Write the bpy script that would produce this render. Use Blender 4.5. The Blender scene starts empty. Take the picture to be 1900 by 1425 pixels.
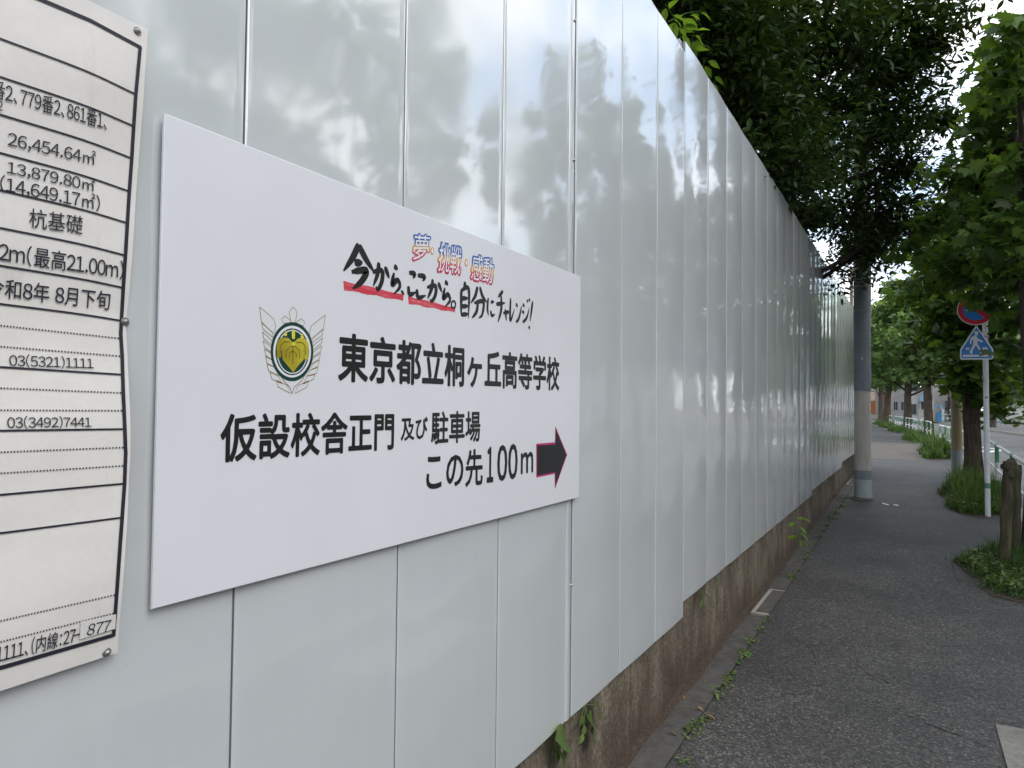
import bpy, math, random
import numpy as np
from mathutils import Vector, Matrix
random.seed(7); rng = np.random.default_rng(11)
S = bpy.context.scene
COL = S.collection
PI = math.pi

# ------------------------------------------------------------------ camera
CF, YAW, PITCH, ROLL = 1290.0, 0.527, 0.029, 0.011
CAM = np.array([-0.916, -1.161, 1.65])
cy_, sy_ = math.cos(YAW), math.sin(YAW); cp_, sp_ = math.cos(PITCH), math.sin(PITCH)
FW = np.array([cy_*cp_, sy_*cp_, sp_]); R0 = np.array([sy_, -cy_, 0.0]); U0 = np.cross(R0, FW)
RT = math.cos(ROLL)*R0 + math.sin(ROLL)*U0
UP = -math.sin(ROLL)*R0 + math.cos(ROLL)*U0
cam = bpy.data.cameras.new('camera'); cam_o = bpy.data.objects.new('camera', cam); COL.objects.link(cam_o)
cam.sensor_width = 36.0; cam.lens = CF/1900*36.0; cam.clip_start = 0.02; cam.clip_end = 2000
M = Matrix(((RT[0], UP[0], -FW[0], CAM[0]), (RT[1], UP[1], -FW[1], CAM[1]), (RT[2], UP[2], -FW[2], CAM[2]), (0, 0, 0, 1)))
cam_o.matrix_world = M
S.camera = cam_o

# ------------------------------------------------------------------ world, sun, exposure
SUN_EL, SUN_AZ = math.radians(47), math.radians(-100)      # azimuth from +X towards +Y
w = bpy.data.worlds.new("World"); S.world = w; w.use_nodes = True
nt = w.node_tree; nt.nodes.clear()
def N(t, k, **kw):
    n = t.nodes.new(k)
    for a, b in kw.items(): setattr(n, a, b)
    return n
wo = N(nt, 'ShaderNodeOutputWorld'); bg = N(nt, 'ShaderNodeBackground'); bg.inputs[1].default_value = 0.15
sky = N(nt, 'ShaderNodeTexSky', sky_type='NISHITA'); sky.sun_disc = False
sky.sun_elevation = SUN_EL; sky.sun_rotation = PI/2 - SUN_AZ; sky.dust_density = 3.0; sky.air_density = 1.2
tc = N(nt, 'ShaderNodeTexCoord'); mp = N(nt, 'ShaderNodeMapping'); mp.inputs['Scale'].default_value = (1.0, 1.0, 2.2)
n1 = N(nt, 'ShaderNodeTexNoise'); n1.inputs['Scale'].default_value = 2.6; n1.inputs['Detail'].default_value = 7; n1.inputs['Roughness'].default_value = .55
r1 = N(nt, 'ShaderNodeValToRGB'); r1.color_ramp.elements[0].position = .36; r1.color_ramp.elements[1].position = .60
n2 = N(nt, 'ShaderNodeTexNoise'); n2.inputs['Scale'].default_value = 5.0; n2.inputs['Detail'].default_value = 5
r2 = N(nt, 'ShaderNodeValToRGB')
r2.color_ramp.elements[0].position = .3; r2.color_ramp.elements[0].color = (7.6, 7.9, 8.4, 1)
r2.color_ramp.elements[1].position = .7; r2.color_ramp.elements[1].color = (10.4, 10.4, 10.3, 1)
mx = N(nt, 'ShaderNodeMixRGB'); ad = N(nt, 'ShaderNodeMixRGB', blend_type='ADD'); ad.inputs[0].default_value = 1; ad.inputs[2].default_value = (1.6, 2.2, 3.0, 1)
L = nt.links.new
L(tc.outputs['Generated'], mp.inputs[0]); L(mp.outputs[0], n1.inputs[0]); L(mp.outputs[0], n2.inputs[0])
L(n1.outputs[0], r1.inputs[0]); L(n2.outputs[0], r2.inputs[0])
L(sky.outputs[0], ad.inputs[1]); L(r1.outputs[0], mx.inputs[0]); L(ad.outputs[0], mx.inputs[1]); L(r2.outputs[0], mx.inputs[2])
L(mx.outputs[0], bg.inputs[0]); L(bg.outputs[0], wo.inputs[0])
sun = bpy.data.lights.new('sun', 'SUN'); sun.energy = 0.5; sun.angle = math.radians(32); sun.color = (1, .98, .95)
sun_o = bpy.data.objects.new('sun', sun); COL.objects.link(sun_o)
sd = Vector((math.cos(SUN_EL)*math.cos(SUN_AZ), math.cos(SUN_EL)*math.sin(SUN_AZ), math.sin(SUN_EL)))
sun_o.rotation_euler = sd.to_track_quat('Z', 'Y').to_euler(); sun_o.location = (0, 0, 30)
S.view_settings.view_transform = 'Standard'; S.view_settings.look = 'None'; S.view_settings.gamma = 1
S.view_settings.use_curve_mapping = False; S.view_settings.exposure = 0.68
S.render.engine = 'CYCLES'
S.cycles.max_bounces = 8; S.cycles.transparent_max_bounces = 8; S.cycles.sample_clamp_indirect = 8
S.cycles.use_denoising = True

# ------------------------------------------------------------------ survey helpers: turn a measured direction into a place on a real surface
def ray(x, y): return FW + RT*(x-950)/CF - UP*(y-712.5)/CF
def atY(x, y, Y): d = ray(x, y); return CAM + d*(Y-CAM[1])/d[1]
def atX(x, y, X): d = ray(x, y); return CAM + d*(X-CAM[0])/d[0]
def gz(X):
    t = min(max((X-2)/14, 0), 1); return .25*t*t*(3-2*t)
def atG(x, y):
    z = .1
    for _ in range(60):
        d = ray(x, y); P = CAM + d*(z-CAM[2])/d[2]; z = .5*z+.5*gz(P[0])
    return P
def bend(X):
    if X < 15: return 0.0
    if X < 45: return .0015*(X-15)**2
    return 1.35 + .09*(X-45)

# ------------------------------------------------------------------ materials
def mat(name, col, rough=.6, spec=.5, metal=0.0, coat=0.0):
    m = bpy.data.materials.new(name); m.use_nodes = True
    b = m.node_tree.nodes['Principled BSDF']
    b.inputs['Base Color'].default_value = (*col, 1); b.inputs['Roughness'].default_value = rough
    b.inputs['Specular IOR Level'].default_value = spec; b.inputs['Metallic'].default_value = metal
    b.inputs['Coat Weight'].default_value = coat
    return m
def coords(m, scale=(1, 1, 1), obj=True):
    t = m.node_tree; c = N(t, 'ShaderNodeTexCoord'); p = N(t, 'ShaderNodeMapping'); p.inputs['Scale'].default_value = scale
    if obj: t.links.new(c.outputs['Object'], p.inputs[0])
    else:
        g = N(t, 'ShaderNodeNewGeometry'); t.links.new(g.outputs['Position'], p.inputs[0])
    return p.outputs[0]
def noise(m, vec, scale, detail=4, rough=.55):
    n = N(m.node_tree, 'ShaderNodeTexNoise'); n.inputs['Scale'].default_value = scale; n.inputs['Detail'].default_value = detail; n.inputs['Roughness'].default_value = rough
    m.node_tree.links.new(vec, n.inputs['Vector']); return n.outputs[0]
def voro(m, vec, scale, feat='F1', out='Distance'):
    n = N(m.node_tree, 'ShaderNodeTexVoronoi', feature=feat); n.inputs['Scale'].default_value = scale
    m.node_tree.links.new(vec, n.inputs['Vector']); return n.outputs[out]
def ramp(m, fac, stops):
    r = N(m.node_tree, 'ShaderNodeValToRGB'); e = r.color_ramp.elements
    e[0].position, e[0].color = stops[0][0], (*stops[0][1], 1); e[1].position, e[1].color = stops[-1][0], (*stops[-1][1], 1)
    for p, c in stops[1:-1]:
        k = e.new(p); k.color = (*c, 1)
    m.node_tree.links.new(fac, r.inputs[0]); return r.outputs[0]
def mix(m, a, b, fac, mode='MIX'):
    x = N(m.node_tree, 'ShaderNodeMixRGB', blend_type=mode); t = m.node_tree
    for i, v in ((0, fac), (1, a), (2, b)):
        if isinstance(v, (int, float)): x.inputs[i].default_value = v
        elif isinstance(v, tuple): x.inputs[i].default_value = (*v, 1)
        else: t.links.new(v, x.inputs[i])
    return x.outputs[0]
def setc(m, c, inp='Base Color'): m.node_tree.links.new(c, m.node_tree.nodes['Principled BSDF'].inputs[inp])
def bump(m, h, strength=.3, dist=.01):
    b = N(m.node_tree, 'ShaderNodeBump'); b.inputs['Strength'].default_value = strength; b.inputs['Distance'].default_value = dist
    m.node_tree.links.new(h, b.inputs['Height']); m.node_tree.links.new(b.outputs[0], m.node_tree.nodes['Principled BSDF'].inputs['Normal'])
g3 = lambda v: (v, v, v)

def m_asphalt(name, lo, hi, sc=130, big=.8):
    m = mat(name, g3(lo), .66, .55); v = coords(m, obj=False)
    agg = voro(m, v, sc, out='Color'); bw = N(m.node_tree, 'ShaderNodeRGBToBW'); m.node_tree.links.new(agg, bw.inputs[0])
    c = ramp(m, bw.outputs[0], [(0.05, (lo*.42,)*3), (.45, (lo*1.02, lo*.98, lo*.92)), (.8, (hi*1.02, hi*.98, hi*.92)), (.97, (hi*2.3, hi*2.25, hi*2.1))])
    c = mix(m, c, ramp(m, noise(m, v, 1.3, 6, .62), [(.3, g3(.66)), (.7, g3(1.25))]), 1.0, 'MULTIPLY')
    c = mix(m, c, ramp(m, noise(m, v, 9, 5, .7), [(.3, g3(.85)), (.75, g3(1.12))]), big, 'MULTIPLY')
    c = mix(m, c, ramp(m, noise(m, v, .55, 6, .7), [(.38, g3(.80)), (.5, g3(1.0)), (.66, (1.22, 1.19, 1.14))]), .9, 'MULTIPLY')
    setc(m, c); bump(m, mix(m, voro(m, v, sc), noise(m, v, 60, 3), .5), .9, .007)
    return m
ASPH = m_asphalt('sidewalk_asphalt', .029, .074, 105)
ROADM = m_asphalt('road_asphalt', .085, .135, 90, .5)
def m_conc(name, a, b, sc=14, bs=.25, rough=.85):
    m = mat(name, a, rough, .3); v = coords(m, obj=False)
    c = ramp(m, noise(m, v, sc, 8, .65), [(.3, a), (.7, b)])
    c = mix(m, c, ramp(m, noise(m, v, 1.7, 5, .6), [(.3, g3(.75)), (.7, g3(1.15))]), .8, 'MULTIPLY')
    setc(m, c); bump(m, noise(m, v, 90, 5, .7), bs, .004); return m
CONC = m_conc('kerb_concrete', (.2, .19, .17), (.33, .31, .28))
CONC_DK = m_conc('gutter_concrete', (.055, .052, .047), (.10, .095, .087))
CONC_LT = m_conc('pale_mortar', (.2, .185, .16), (.36, .33, .29), 40)
BEIGE = m_conc('driveway_concrete', (.085, .074, .062), (.125, .11, .093), 8)
# stained retaining wall
WALLM = mat('stained_wall', (.1, .08, .06), .95, .2); v = coords(WALLM, (1, 1, .42), obj=False); v2 = coords(WALLM, obj=False)
vq = coords(WALLM, (1, 1, .03), obj=False); c = ramp(WALLM, noise(WALLM, v, 7, 8, .72), [(.3, (.07, .062, .052)), (.5, (.125, .108, .09)), (.64, (.185, .17, .14)), (.78, (.28, .26, .22))])
c = mix(WALLM, c, ramp(WALLM, noise(WALLM, vq, 16, 3, .5), [(.40, (1, 1, 1)), (.64, (1, 1, 1)), (.70, (1.8, 1.8, 1.7))]), .5, 'MULTIPLY')
c = mix(WALLM, c, ramp(WALLM, noise(WALLM, vq, 9, 4, .6), [(.32, (.55, .55, .55)), (.48, (1, 1, 1))]), .35, 'MULTIPLY')
c = mix(WALLM, c, ramp(WALLM, noise(WALLM, v2, 48, 8, .82), [(.34, g3(.4)), (.5, g3(1.05)), (.68, g3(2.1))]), .9, 'MULTIPLY')
c = mix(WALLM, c, ramp(WALLM, noise(WALLM, v2, 2.2, 4), [(.35, (.72, .66, .62)), (.65, (1.15, 1.12, 1.0))]), .8, 'MULTIPLY')
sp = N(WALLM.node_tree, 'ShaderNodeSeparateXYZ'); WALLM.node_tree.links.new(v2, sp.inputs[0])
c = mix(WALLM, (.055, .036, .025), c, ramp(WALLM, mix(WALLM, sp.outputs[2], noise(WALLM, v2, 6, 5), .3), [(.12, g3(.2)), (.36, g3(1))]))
setc(WALLM, c); bump(WALLM, mix(WALLM, noise(WALLM, v2, 110, 4, .7), noise(WALLM, v, 30, 4), .4), .7, .006)
# glossy painted steel of the hoarding
PANEL = mat('white_painted_steel', (.47, .49, .49), .34, .5); t = PANEL.node_tree; b = t.nodes['Principled BSDF']
b.inputs['Coat Weight'].default_value = 1.0; b.inputs['Coat IOR'].default_value = 2.25; b.inputs['Coat Roughness'].default_value = .07
v = coords(PANEL, obj=False)
c = ramp(PANEL, noise(PANEL, v, 1.3, 5, .6), [(.3, (.51, .545, .562)), (.7, (.54, .575, .592))])
vs = coords(PANEL, (1, 1, .05), obj=False)
c = mix(PANEL, c, ramp(PANEL, noise(PANEL, vs, 22, 5, .6), [(.35, (.93, .93, .92)), (.6, g3(1.0))]), .25, 'MULTIPLY')
spk = ramp(PANEL, voro(PANEL, v, 14), [(.012, (.25, .24, .22)), (.03, g3(1.0))])
c = mix(PANEL, c, spk, .6, 'MULTIPLY')
setc(PANEL, c)
rr = ramp(PANEL, noise(PANEL, v, 2.0, 5, .6), [(.35, g3(.055)), (.7, g3(.105))]); t.links.new(rr, b.inputs['Coat Roughness'])
PANELD = mat('joint_gap_shade', (.20, .215, .23), .8, .2)  # shade inside the panel gaps, painted onto the groove faces
PANELE = mat('panel_fold_steel', (.30, .32, .33), .4, .5)
BOARD = mat('board_plastic', (.63, .648, .685), .38, .4); v = coords(BOARD, obj=False)
BOARD.node_tree.nodes['Principled BSDF'].inputs['Coat Weight'].default_value = .6; BOARD.node_tree.nodes['Principled BSDF'].inputs['Coat Roughness'].default_value = .22
c = mix(BOARD, (.63, .648, .685), ramp(BOARD, noise(BOARD, v, 1.6, 4), [(.3, g3(.95)), (.7, g3(1.03))]), 1, 'MULTIPLY')
vd = coords(BOARD, (3, 3, 30), obj=False)
c = mix(BOARD, c, ramp(BOARD, voro(BOARD, coords(BOARD, obj=False), 23), [(.006, g3(.45)), (.02, g3(1.0))]), .5, 'MULTIPLY')
setc(BOARD, c)
VINYL = mat('white_vinyl_sheet', (.6, .58, .55), .5, .4); v = coords(VINYL, obj=False)
c = ramp(VINYL, noise(VINYL, v, 3.2, 6, .6), [(.3, (.57, .55, .51)), (.55, (.64, .625, .60)), (.75, (.67, .655, .63))])
vz = coords(VINYL, (1, 1, .25), obj=False)
c = mix(VINYL, c, ramp(VINYL, noise(VINYL, vz, 9, 6, .7), [(.25, (.78, .75, .70)), (.42, g3(1.0))]), .6, 'MULTIPLY')
c = mix(VINYL, c, ramp(VINYL, noise(VINYL, v, 120, 2), [(.3, g3(.97)), (.7, g3(1.02))]), .7, 'MULTIPLY')
setc(VINYL, c); bump(VINYL, noise(VINYL, v, 5, 3), .5, .012)
INK = mat('black_print', (.012, .012, .013), .35, .45); INKP = mat('dark_navy_print', (.02, .02, .03), .5, .3)
INK.node_tree.nodes['Principled BSDF'].inputs['Coat Weight'].default_value = .5; INK.node_tree.nodes['Principled BSDF'].inputs['Coat Roughness'].default_value = .15
RED = mat('red_brush_print', (.52, .035, .06), .5); v = coords(RED, (1, 1, 14), obj=False)
setc(RED, ramp(RED, noise(RED, v, 11, 5, .7), [(.42, (.50, .03, .055)), (.6, (.56, .09, .12)), (.68, (.6, .45, .5))]))
MAG = mat('magenta_print', (.42, .03, .16), .4)
WHITEP = mat('white_print', (.66, .67, .72), .4); STICK = mat('grey_white_sticker', (.62, .61, .59), .45)
GREENP = mat('dark_green_print', (.008, .045, .03), .35); GOLDL = mat('gold_line_print', (.22, .16, .06), .5)
GOLD = mat('yellow_gold_print', (.4, .33, .02), .4); v = coords(GOLD, obj=False)
setc(GOLD, ramp(GOLD, noise(GOLD, v, 9, 2), [(.3, (.17, .13, .01)), (.5, (.30, .245, .015)), (.72, (.50, .46, .04))]))
GOLD2 = mat('dark_gold_print', (.17, .12, .01), .4)
FEATH = mat('pale_feather_print', (.60, .62, .63), .4)
STEEL = mat('screw_steel', (.35, .34, .33), .35, .5, .9)
DREAM = mat('three_colour_print', (.1, .1, .1), .5)
def colour_bands():
    m = DREAM; u = N(m.node_tree, 'ShaderNodeUVMap'); s = N(m.node_tree, 'ShaderNodeSeparateXYZ'); m.node_tree.links.new(u.outputs[0], s.inputs[0])
    r = ramp(m, s.outputs[1], [(0, (.45, .02, .06)), (.30, (.48, .03, .08)), (.42, (.60, .30, .03)), (.55, (.60, .32, .04)), (.68, (.03, .11, .36)), (1, (.02, .09, .34))]); setc(m, r)
colour_bands()

def leafmat(name, c1, c2, trans=.45, tc=None, rough=.45):
    m = bpy.data.materials.new(name); m.use_nodes = True; t = m.node_tree; b = t.nodes['Principled BSDF']; out = t.nodes['Material Output']
    g = N(t, 'ShaderNodeNewGeometry')
    col = ramp(m, g.outputs['Random Per Island'], [(0, c1), (.6, tuple(.5*(a+b_) for a, b_ in zip(c1, c2))), (1, c2)])
    t.links.new(col, b.inputs['Base Color']); b.inputs['Roughness'].default_value = rough; b.inputs['Specular IOR Level'].default_value = .35 if 'dark_leaf' != name else .12
    tr = N(t, 'ShaderNodeBsdfTranslucent')
    tcol = mix(m, col, tc or (2.2, 2.0, .8), 1.0, 'MULTIPLY'); t.links.new(tcol, tr.inputs[0])
    ms = N(t, 'ShaderNodeMixShader'); ms.inputs[0].default_value = trans
    t.links.new(b.outputs[0], ms.inputs[1]); t.links.new(tr.outputs[0], ms.inputs[2]); t.links.new(ms.outputs[0], out.inputs[0])
    return m
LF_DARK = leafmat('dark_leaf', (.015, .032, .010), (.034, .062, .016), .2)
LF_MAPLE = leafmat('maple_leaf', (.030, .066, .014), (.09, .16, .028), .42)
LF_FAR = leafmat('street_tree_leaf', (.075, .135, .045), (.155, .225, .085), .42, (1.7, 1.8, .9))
LF_YG = leafmat('young_leaf', (.07, .15, .02), (.15, .25, .04), .45)
GRASS = leafmat('grass_blade', (.022, .055, .012), (.10, .17, .035), .3)
GRASSD = leafmat('dark_grass_blade', (.02, .05, .014), (.07, .12, .035), .25)
WEED = leafmat('weed_leaf', (.05, .11, .025), (.14, .2, .06), .3)
DRY = leafmat('dry_leaf', (.16, .07, .03), (.36, .26, .14), .2, (1.2, 1, .8))
def m_bark(name, a, b, sc=7):
    m = mat(name, a, .95, .2); v = coords(m, (1, 1, .16), obj=False); v2 = coords(m, obj=False)
    n = noise(m, v, sc*4, 6, .7); c = ramp(m, n, [(.35, a), (.65, b)])
    c = mix(m, c, ramp(m, noise(m, v2, 3, 4), [(.3, g3(.7)), (.7, g3(1.2))]), .8, 'MULTIPLY')
    setc(m, c); bump(m, n, .9, .02); return m
BARK = m_bark('tree_bark', (.035, .027, .02), (.12, .095, .075)); BARKD = m_bark('smooth_bark', (.03, .024, .02), (.06, .05, .042), 3)
WOOD = m_bark('weathered_wood', (.028, .026, .016), (.10, .09, .055), 4)
WOODE = mat('cut_wood_end', (.07, .06, .04), .9)

# ------------------------------------------------------------------ mesh helpers
def finish(o, parent=None, label=None, cat=None, group=None, kind=None):
    COL.objects.link(o)
    if parent is not None: o.parent = parent
    for k, v_ in (('label', label), ('category', cat), ('group', group), ('kind', kind)):
        if v_: o[k] = v_
    return o
def empty(name, loc, label, cat, group=None, kind=None):
    o = bpy.data.objects.new(name, None); o.empty_display_size = .1; o.location = loc
    return finish(o, None, label, cat, group, kind)
def ploc(parent):
    p = Vector((0, 0, 0))
    while parent is not None: p = p + parent.location; parent = parent.parent
    return p
class MB:
    def __init__(s): s.v = []; s.f = []; s.m = []; s.mi = 0; s.sm = []; s.smooth = False
    def add(s, vs, fs):
        n = len(s.v); s.v += [tuple(map(float, p)) for p in vs]
        for f in fs: s.f.append([i+n for i in f]); s.m.append(s.mi); s.sm.append(s.smooth)
        return s
    def box(s, x0, x1, y0, y1, z0, z1):
        vs = [(x, y, z) for z in (z0, z1) for y in (y0, y1) for x in (x0, x1)]
        return s.add(vs, [(0, 2, 3, 1), (4, 5, 7, 6), (0, 1, 5, 4), (2, 6, 7, 3), (0, 4, 6, 2), (1, 3, 7, 5)])
    def tube(s, pts, rad, n=10, caps=True, jitter=0):
        pts = [np.array(p, float) for p in pts]; k = len(pts)
        if not hasattr(rad, '__len__'): rad = [rad]*k
        ring = []
        d0 = pts[1]-pts[0]; a = np.cross(d0, (0, 0, 1.0) if abs(d0[2]) < .9*np.linalg.norm(d0) else (0, 1.0, 0)); a /= np.linalg.norm(a)
        for i in range(k):
            d = pts[min(i+1, k-1)]-pts[max(i-1, 0)]; d /= np.linalg.norm(d)
            a = a-d*(a@d); a /= np.linalg.norm(a); b_ = np.cross(d, a)
            for j in range(n):
                th = 2*PI*j/n; r = rad[i]*(1+(jitter*math.sin(3*th+i*.7)+jitter*.7*math.sin(7*th+1.3*i) if jitter else 0))
                ring.append(pts[i]+r*(math.cos(th)*a+math.sin(th)*b_))
        fs = [(i*n+j, i*n+(j+1) % n, (i+1)*n+(j+1) % n, (i+1)*n+j) for i in range(k-1) for j in range(n)]
        o = s.smooth; s.smooth = True; s.add(ring, fs); s.smooth = o
        if caps:
            s.add(ring[:n], [tuple(range(n-1, -1, -1))]); s.add(ring[-n:], [tuple(range(n))])
        return s
    def prism(s, poly, fn0, fn1):
        """outline poly (2-D), fn0/fn1 place it as front and back"""
        n = len(poly); a = [fn0(*p) for p in poly]; b_ = [fn1(*p) for p in poly]
        return s.add(a+b_, [tuple(range(n)), tuple(range(2*n-1, n-1, -1))]+[(i, i+n, (i+1) % n+n, (i+1) % n) for i in range(n)])
    def build(s, name, mats, parent=None, **kw):
        L_ = ploc(parent); me = bpy.data.meshes.new(name)
        me.from_pydata([(x-L_[0], y-L_[1], z-L_[2]) for x, y, z in s.v], [], s.f)
        if not isinstance(mats, (list, tuple)): mats = [mats]
        for m in mats: me.materials.append(m)
        me.polygons.foreach_set('material_index', s.m); me.polygons.foreach_set('use_smooth', s.sm); me.update()
        return finish(bpy.data.objects.new(name, me), parent, **kw)
def np_mesh(name, V, F, mat_, parent=None, smooth=False, **kw):
    """V (n,3), F (m,k) with constant k"""
    L_ = np.array(ploc(parent)); me = bpy.data.meshes.new(name); k = F.shape[1]
    me.vertices.add(len(V)); me.vertices.foreach_set('co', (V-L_).astype(np.float32).ravel())
    me.loops.add(F.size); me.loops.foreach_set('vertex_index', F.astype(np.int32).ravel())
    me.polygons.add(len(F)); me.polygons.foreach_set('loop_start', np.arange(0, F.size, k, dtype=np.int32))
    me.polygons.foreach_set('loop_total', np.full(len(F), k, dtype=np.int32))
    if smooth: me.polygons.foreach_set('use_smooth', np.ones(len(F), bool))
    me.materials.append(mat_); me.update(calc_edges=True)
    return finish(bpy.data.objects.new(name, me), parent, **kw)
def copy_tree(o, loc, label=None, parent=None):
    c = o.copy(); COL.objects.link(c)
    if parent is None: c.location = loc
    else: c.parent = parent
    if label: c['label'] = label
    for ch in list(o.children): copy_tree(ch, None, None, c)
    return c
def sheet(name, xs, y0, y1, zf, mat_, ny=1, **kw):
    V = []; F = []
    for i, x in enumerate(xs):
        a, b_ = y0(x), y1(x)
        for j in range(ny+1): y = a+(b_-a)*j/ny; V.append((x, y, zf(x)))
    for i in range(len(xs)-1):
        for j in range(ny):
            p = i*(ny+1)+j; F.append((p, p+ny+1, p+ny+2, p+1))
    m = MB(); m.smooth = True; m.add(V, F); return m.build(name, mat_, **kw)

# ------------------------------------------------------------------ ground, sidewalk, road
def xr(a, b_, st): return [a+(b_-a)*i/max(1, int(round((b_-a)/st))) for i in range(int(round((b_-a)/st))+1)]
XS = xr(-40, 200, 1.0)
EARTH = m_conc('packed_earth', (.07, .055, .04), (.13, .10, .075), 6)
g = MB(); g.add([(-600, -600, -.35), (700, -600, -.35), (700, 600, -.35), (-600, 600, -.35)], [(0, 1, 2, 3)])
g.build('ground', EARTH, kind='structure')
SW = sheet('sidewalk', XS, lambda x: -2.36+bend(x), lambda x: (-.165 if x < 18.5 else 4.5+bend(x)), gz, ASPH, 4, kind='structure')
ROADW = 5.6
sheet('road', XS, lambda x: -2.5+bend(x)-ROADW-.02, lambda x: -2.5+bend(x)+.02, lambda x: gz(x)-.13, ROADM, 4, kind='structure')
sheet('far_pavement', XS, lambda x: -2.5+bend(x)-ROADW-9, lambda x: -2.5+bend(x)-ROADW-.14, lambda x: gz(x)-.004, ROADM, 2, kind='structure')
sheet('construction_yard', xr(-40, 18.4, 1.946), lambda x: .2, lambda x: 40, lambda x: gz(x)+.02, EARTH, 2, kind='structure')
def kerb(name, off, w_, x0, x1, label):
    root = empty(name, (x0, off, gz(x0)), None, None, kind='structure')
    x = x0
    while x < x1:
        m = MB(); L1 = .592; a, b_ = bend(x), bend(x+L1); z0, z1 = gz(x), gz(x+L1)
        y = off
        vs = [(x, y+a, z0+.006), (x+L1, y+b_, z1+.006), (x+L1, y+b_-w_, z1+.002), (x, y+a-w_, z0+.002),
              (x, y+a, z0-.2), (x+L1, y+b_, z1-.2), (x+L1, y+b_-w_-.01, z1-.2), (x, y+a-w_-.01, z0-.2)]
        m.add(vs, [(3, 2, 1, 0), (3, 7, 6, 2), (0, 1, 5, 4), (0, 4, 7, 3), (1, 2, 6, 5)])
        m.build('kerb_stone', CONC, root); x += .6
    return root
kerb('kerb', -2.362, .138, 1, 62, '')
kerb('far_kerb', -2.5-ROADW+.0, .138, 20, 100, '')
# gutter line of concrete slabs between wall foot and asphalt
gut = empty('gutter', (0, 0, 0), None, None, kind='structure')
sheet('gutter_bed', XS, lambda x: -.17, lambda x: .03, lambda x: gz(x)-.012, EARTH, 1, kind='structure')
ends = [-3.0, -1.0, 1.0, 3.0, 4.775, 5.625, 7.6, 9.6, 11.6, 13.295, 14.405, 16.4, 18.4]
for xa, xb in zip(ends[:-1], ends[1:]):
    inside = xa in (4.775, 13.295); m = MB(); m.smooth = False; k = max(2, int((xb-xa)/.25))
    vs = []
    for i in range(k+1):
        x = xa+.002+(xb-xa-.004)*i/k; z = gz(x)+(.004 if not inside else -.003); vs += [(x, -.160, z-.1), (x, -.158, z), (x, .02, z)]
    m.add(vs, [q for i in range(k) for q in ((3*i, 3*i+1, 3*i+4, 3*i+3), (3*i+1, 3*i+2, 3*i+5, 3*i+4))]); m.build('gutter_slab', CONC_DK, gut)
for (xa, xb) in ((4.78, 5.62), (13.3, 14.4)):
    z = gz((xa+xb)/2)
    m = MB(); m.box(xa+.05, xb-.04, -.155, -.06, z-.05, z+.007); m.build('gutter_cover', CONC_DK, gut)
    m = MB(); m.box(xa, xb, -.058, -.03, z-.05, z+.009); m.box(xa, xa+.045, -.158, -.06, z-.05, z+.008); m.box(xb-.035, xb, -.158, -.06, z-.05, z+.008); m.build('mortar_edge', CONC_LT, gut)
# beige drive crossing the sidewalk
sheet('driveway', xr(20.9, 31.3, 1.04), lambda x: -1.35+bend(x)-.1*(x-21), lambda x: 7+bend(x), lambda x: gz(x)+.004, BEIGE, 1, kind='structure')
PALE = mat('pale_paving', (.4, .38, .36), .8)
P = atG(1613, 792); m = MB(); z = gz(60)+.006
m.add([(54, bend(54)-.6, z), (60.5, bend(60)-.6, z), (60.5, bend(60)+3.4, z), (54, bend(54)+3.4, z)], [(0, 1, 2, 3)]); m.build('paving_patch', PALE, kind='structure')
# cracks in the asphalt
def crack(pts, w0=.005, jag=.012, n=9):
    P_ = [atG(*p) for p in pts]; line = []
    for a, b_ in zip(P_[:-1], P_[1:]):
        for i in range(n): t_ = i/n; line.append(a+(b_-a)*t_+rng.normal(0, jag, 3)*np.array([1, 1, 0]))
    line.append(P_[-1]); m = MB(); k = len(line)
    vs = []
    for i, q in enumerate(line):
        d = line[min(i+1, k-1)]-line[max(0, i-1)]; nn = np.array([-d[1], d[0], 0]); nn /= np.linalg.norm(nn)+1e-9
        ww = w0*(.15+.85*random.random()**1.5)*.8*math.sin(PI*(i+.6)/(k+.2))**.5
        z = gz(q[0])+.0025; vs += [(q[0]+nn[0]*ww, q[1]+nn[1]*ww, z), (q[0]-nn[0]*ww, q[1]-nn[1]*ww, z)]
    m.add(vs, [(2*i, 2*i+1, 2*i+3, 2*i+2) for i in range(k-1)]); m.build('crack', CRK, SW)
CRK = mat('crack_dirt', (.021, .019, .018), 1, .1)
crack([(1585, 1205), (1600, 1245), (1640, 1265), (1680, 1278)]); crack([(1660, 1310), (1690, 1330), (1740, 1352), (1800, 1372), (1845, 1395)], .006)
crack([(1585, 1101), (1620, 1106), (1665, 1109), (1720, 1112), (1800, 1125)], .004); crack([(1612, 893), (1660, 898), (1700, 903), (1752, 908)], .012, .01)
crack([(1745, 922), (1752, 935), (1758, 947)], .004, .003); crack([(1763, 1012), (1766, 1045), (1772, 1070), (1782, 1083)], .0035, .003)
crack([(1677, 930), (1680, 938)], .008, .004); crack([(1400, 1300), (1450, 1290), (1520, 1285)], .003); crack([(1880, 1108), (1800, 1098)], .004); crack([(1470, 1180), (1500, 1200), (1512, 1232), (1560, 1250)], .003); crack([(1640, 1010), (1690, 1018), (1750, 1020)], .004)
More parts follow.
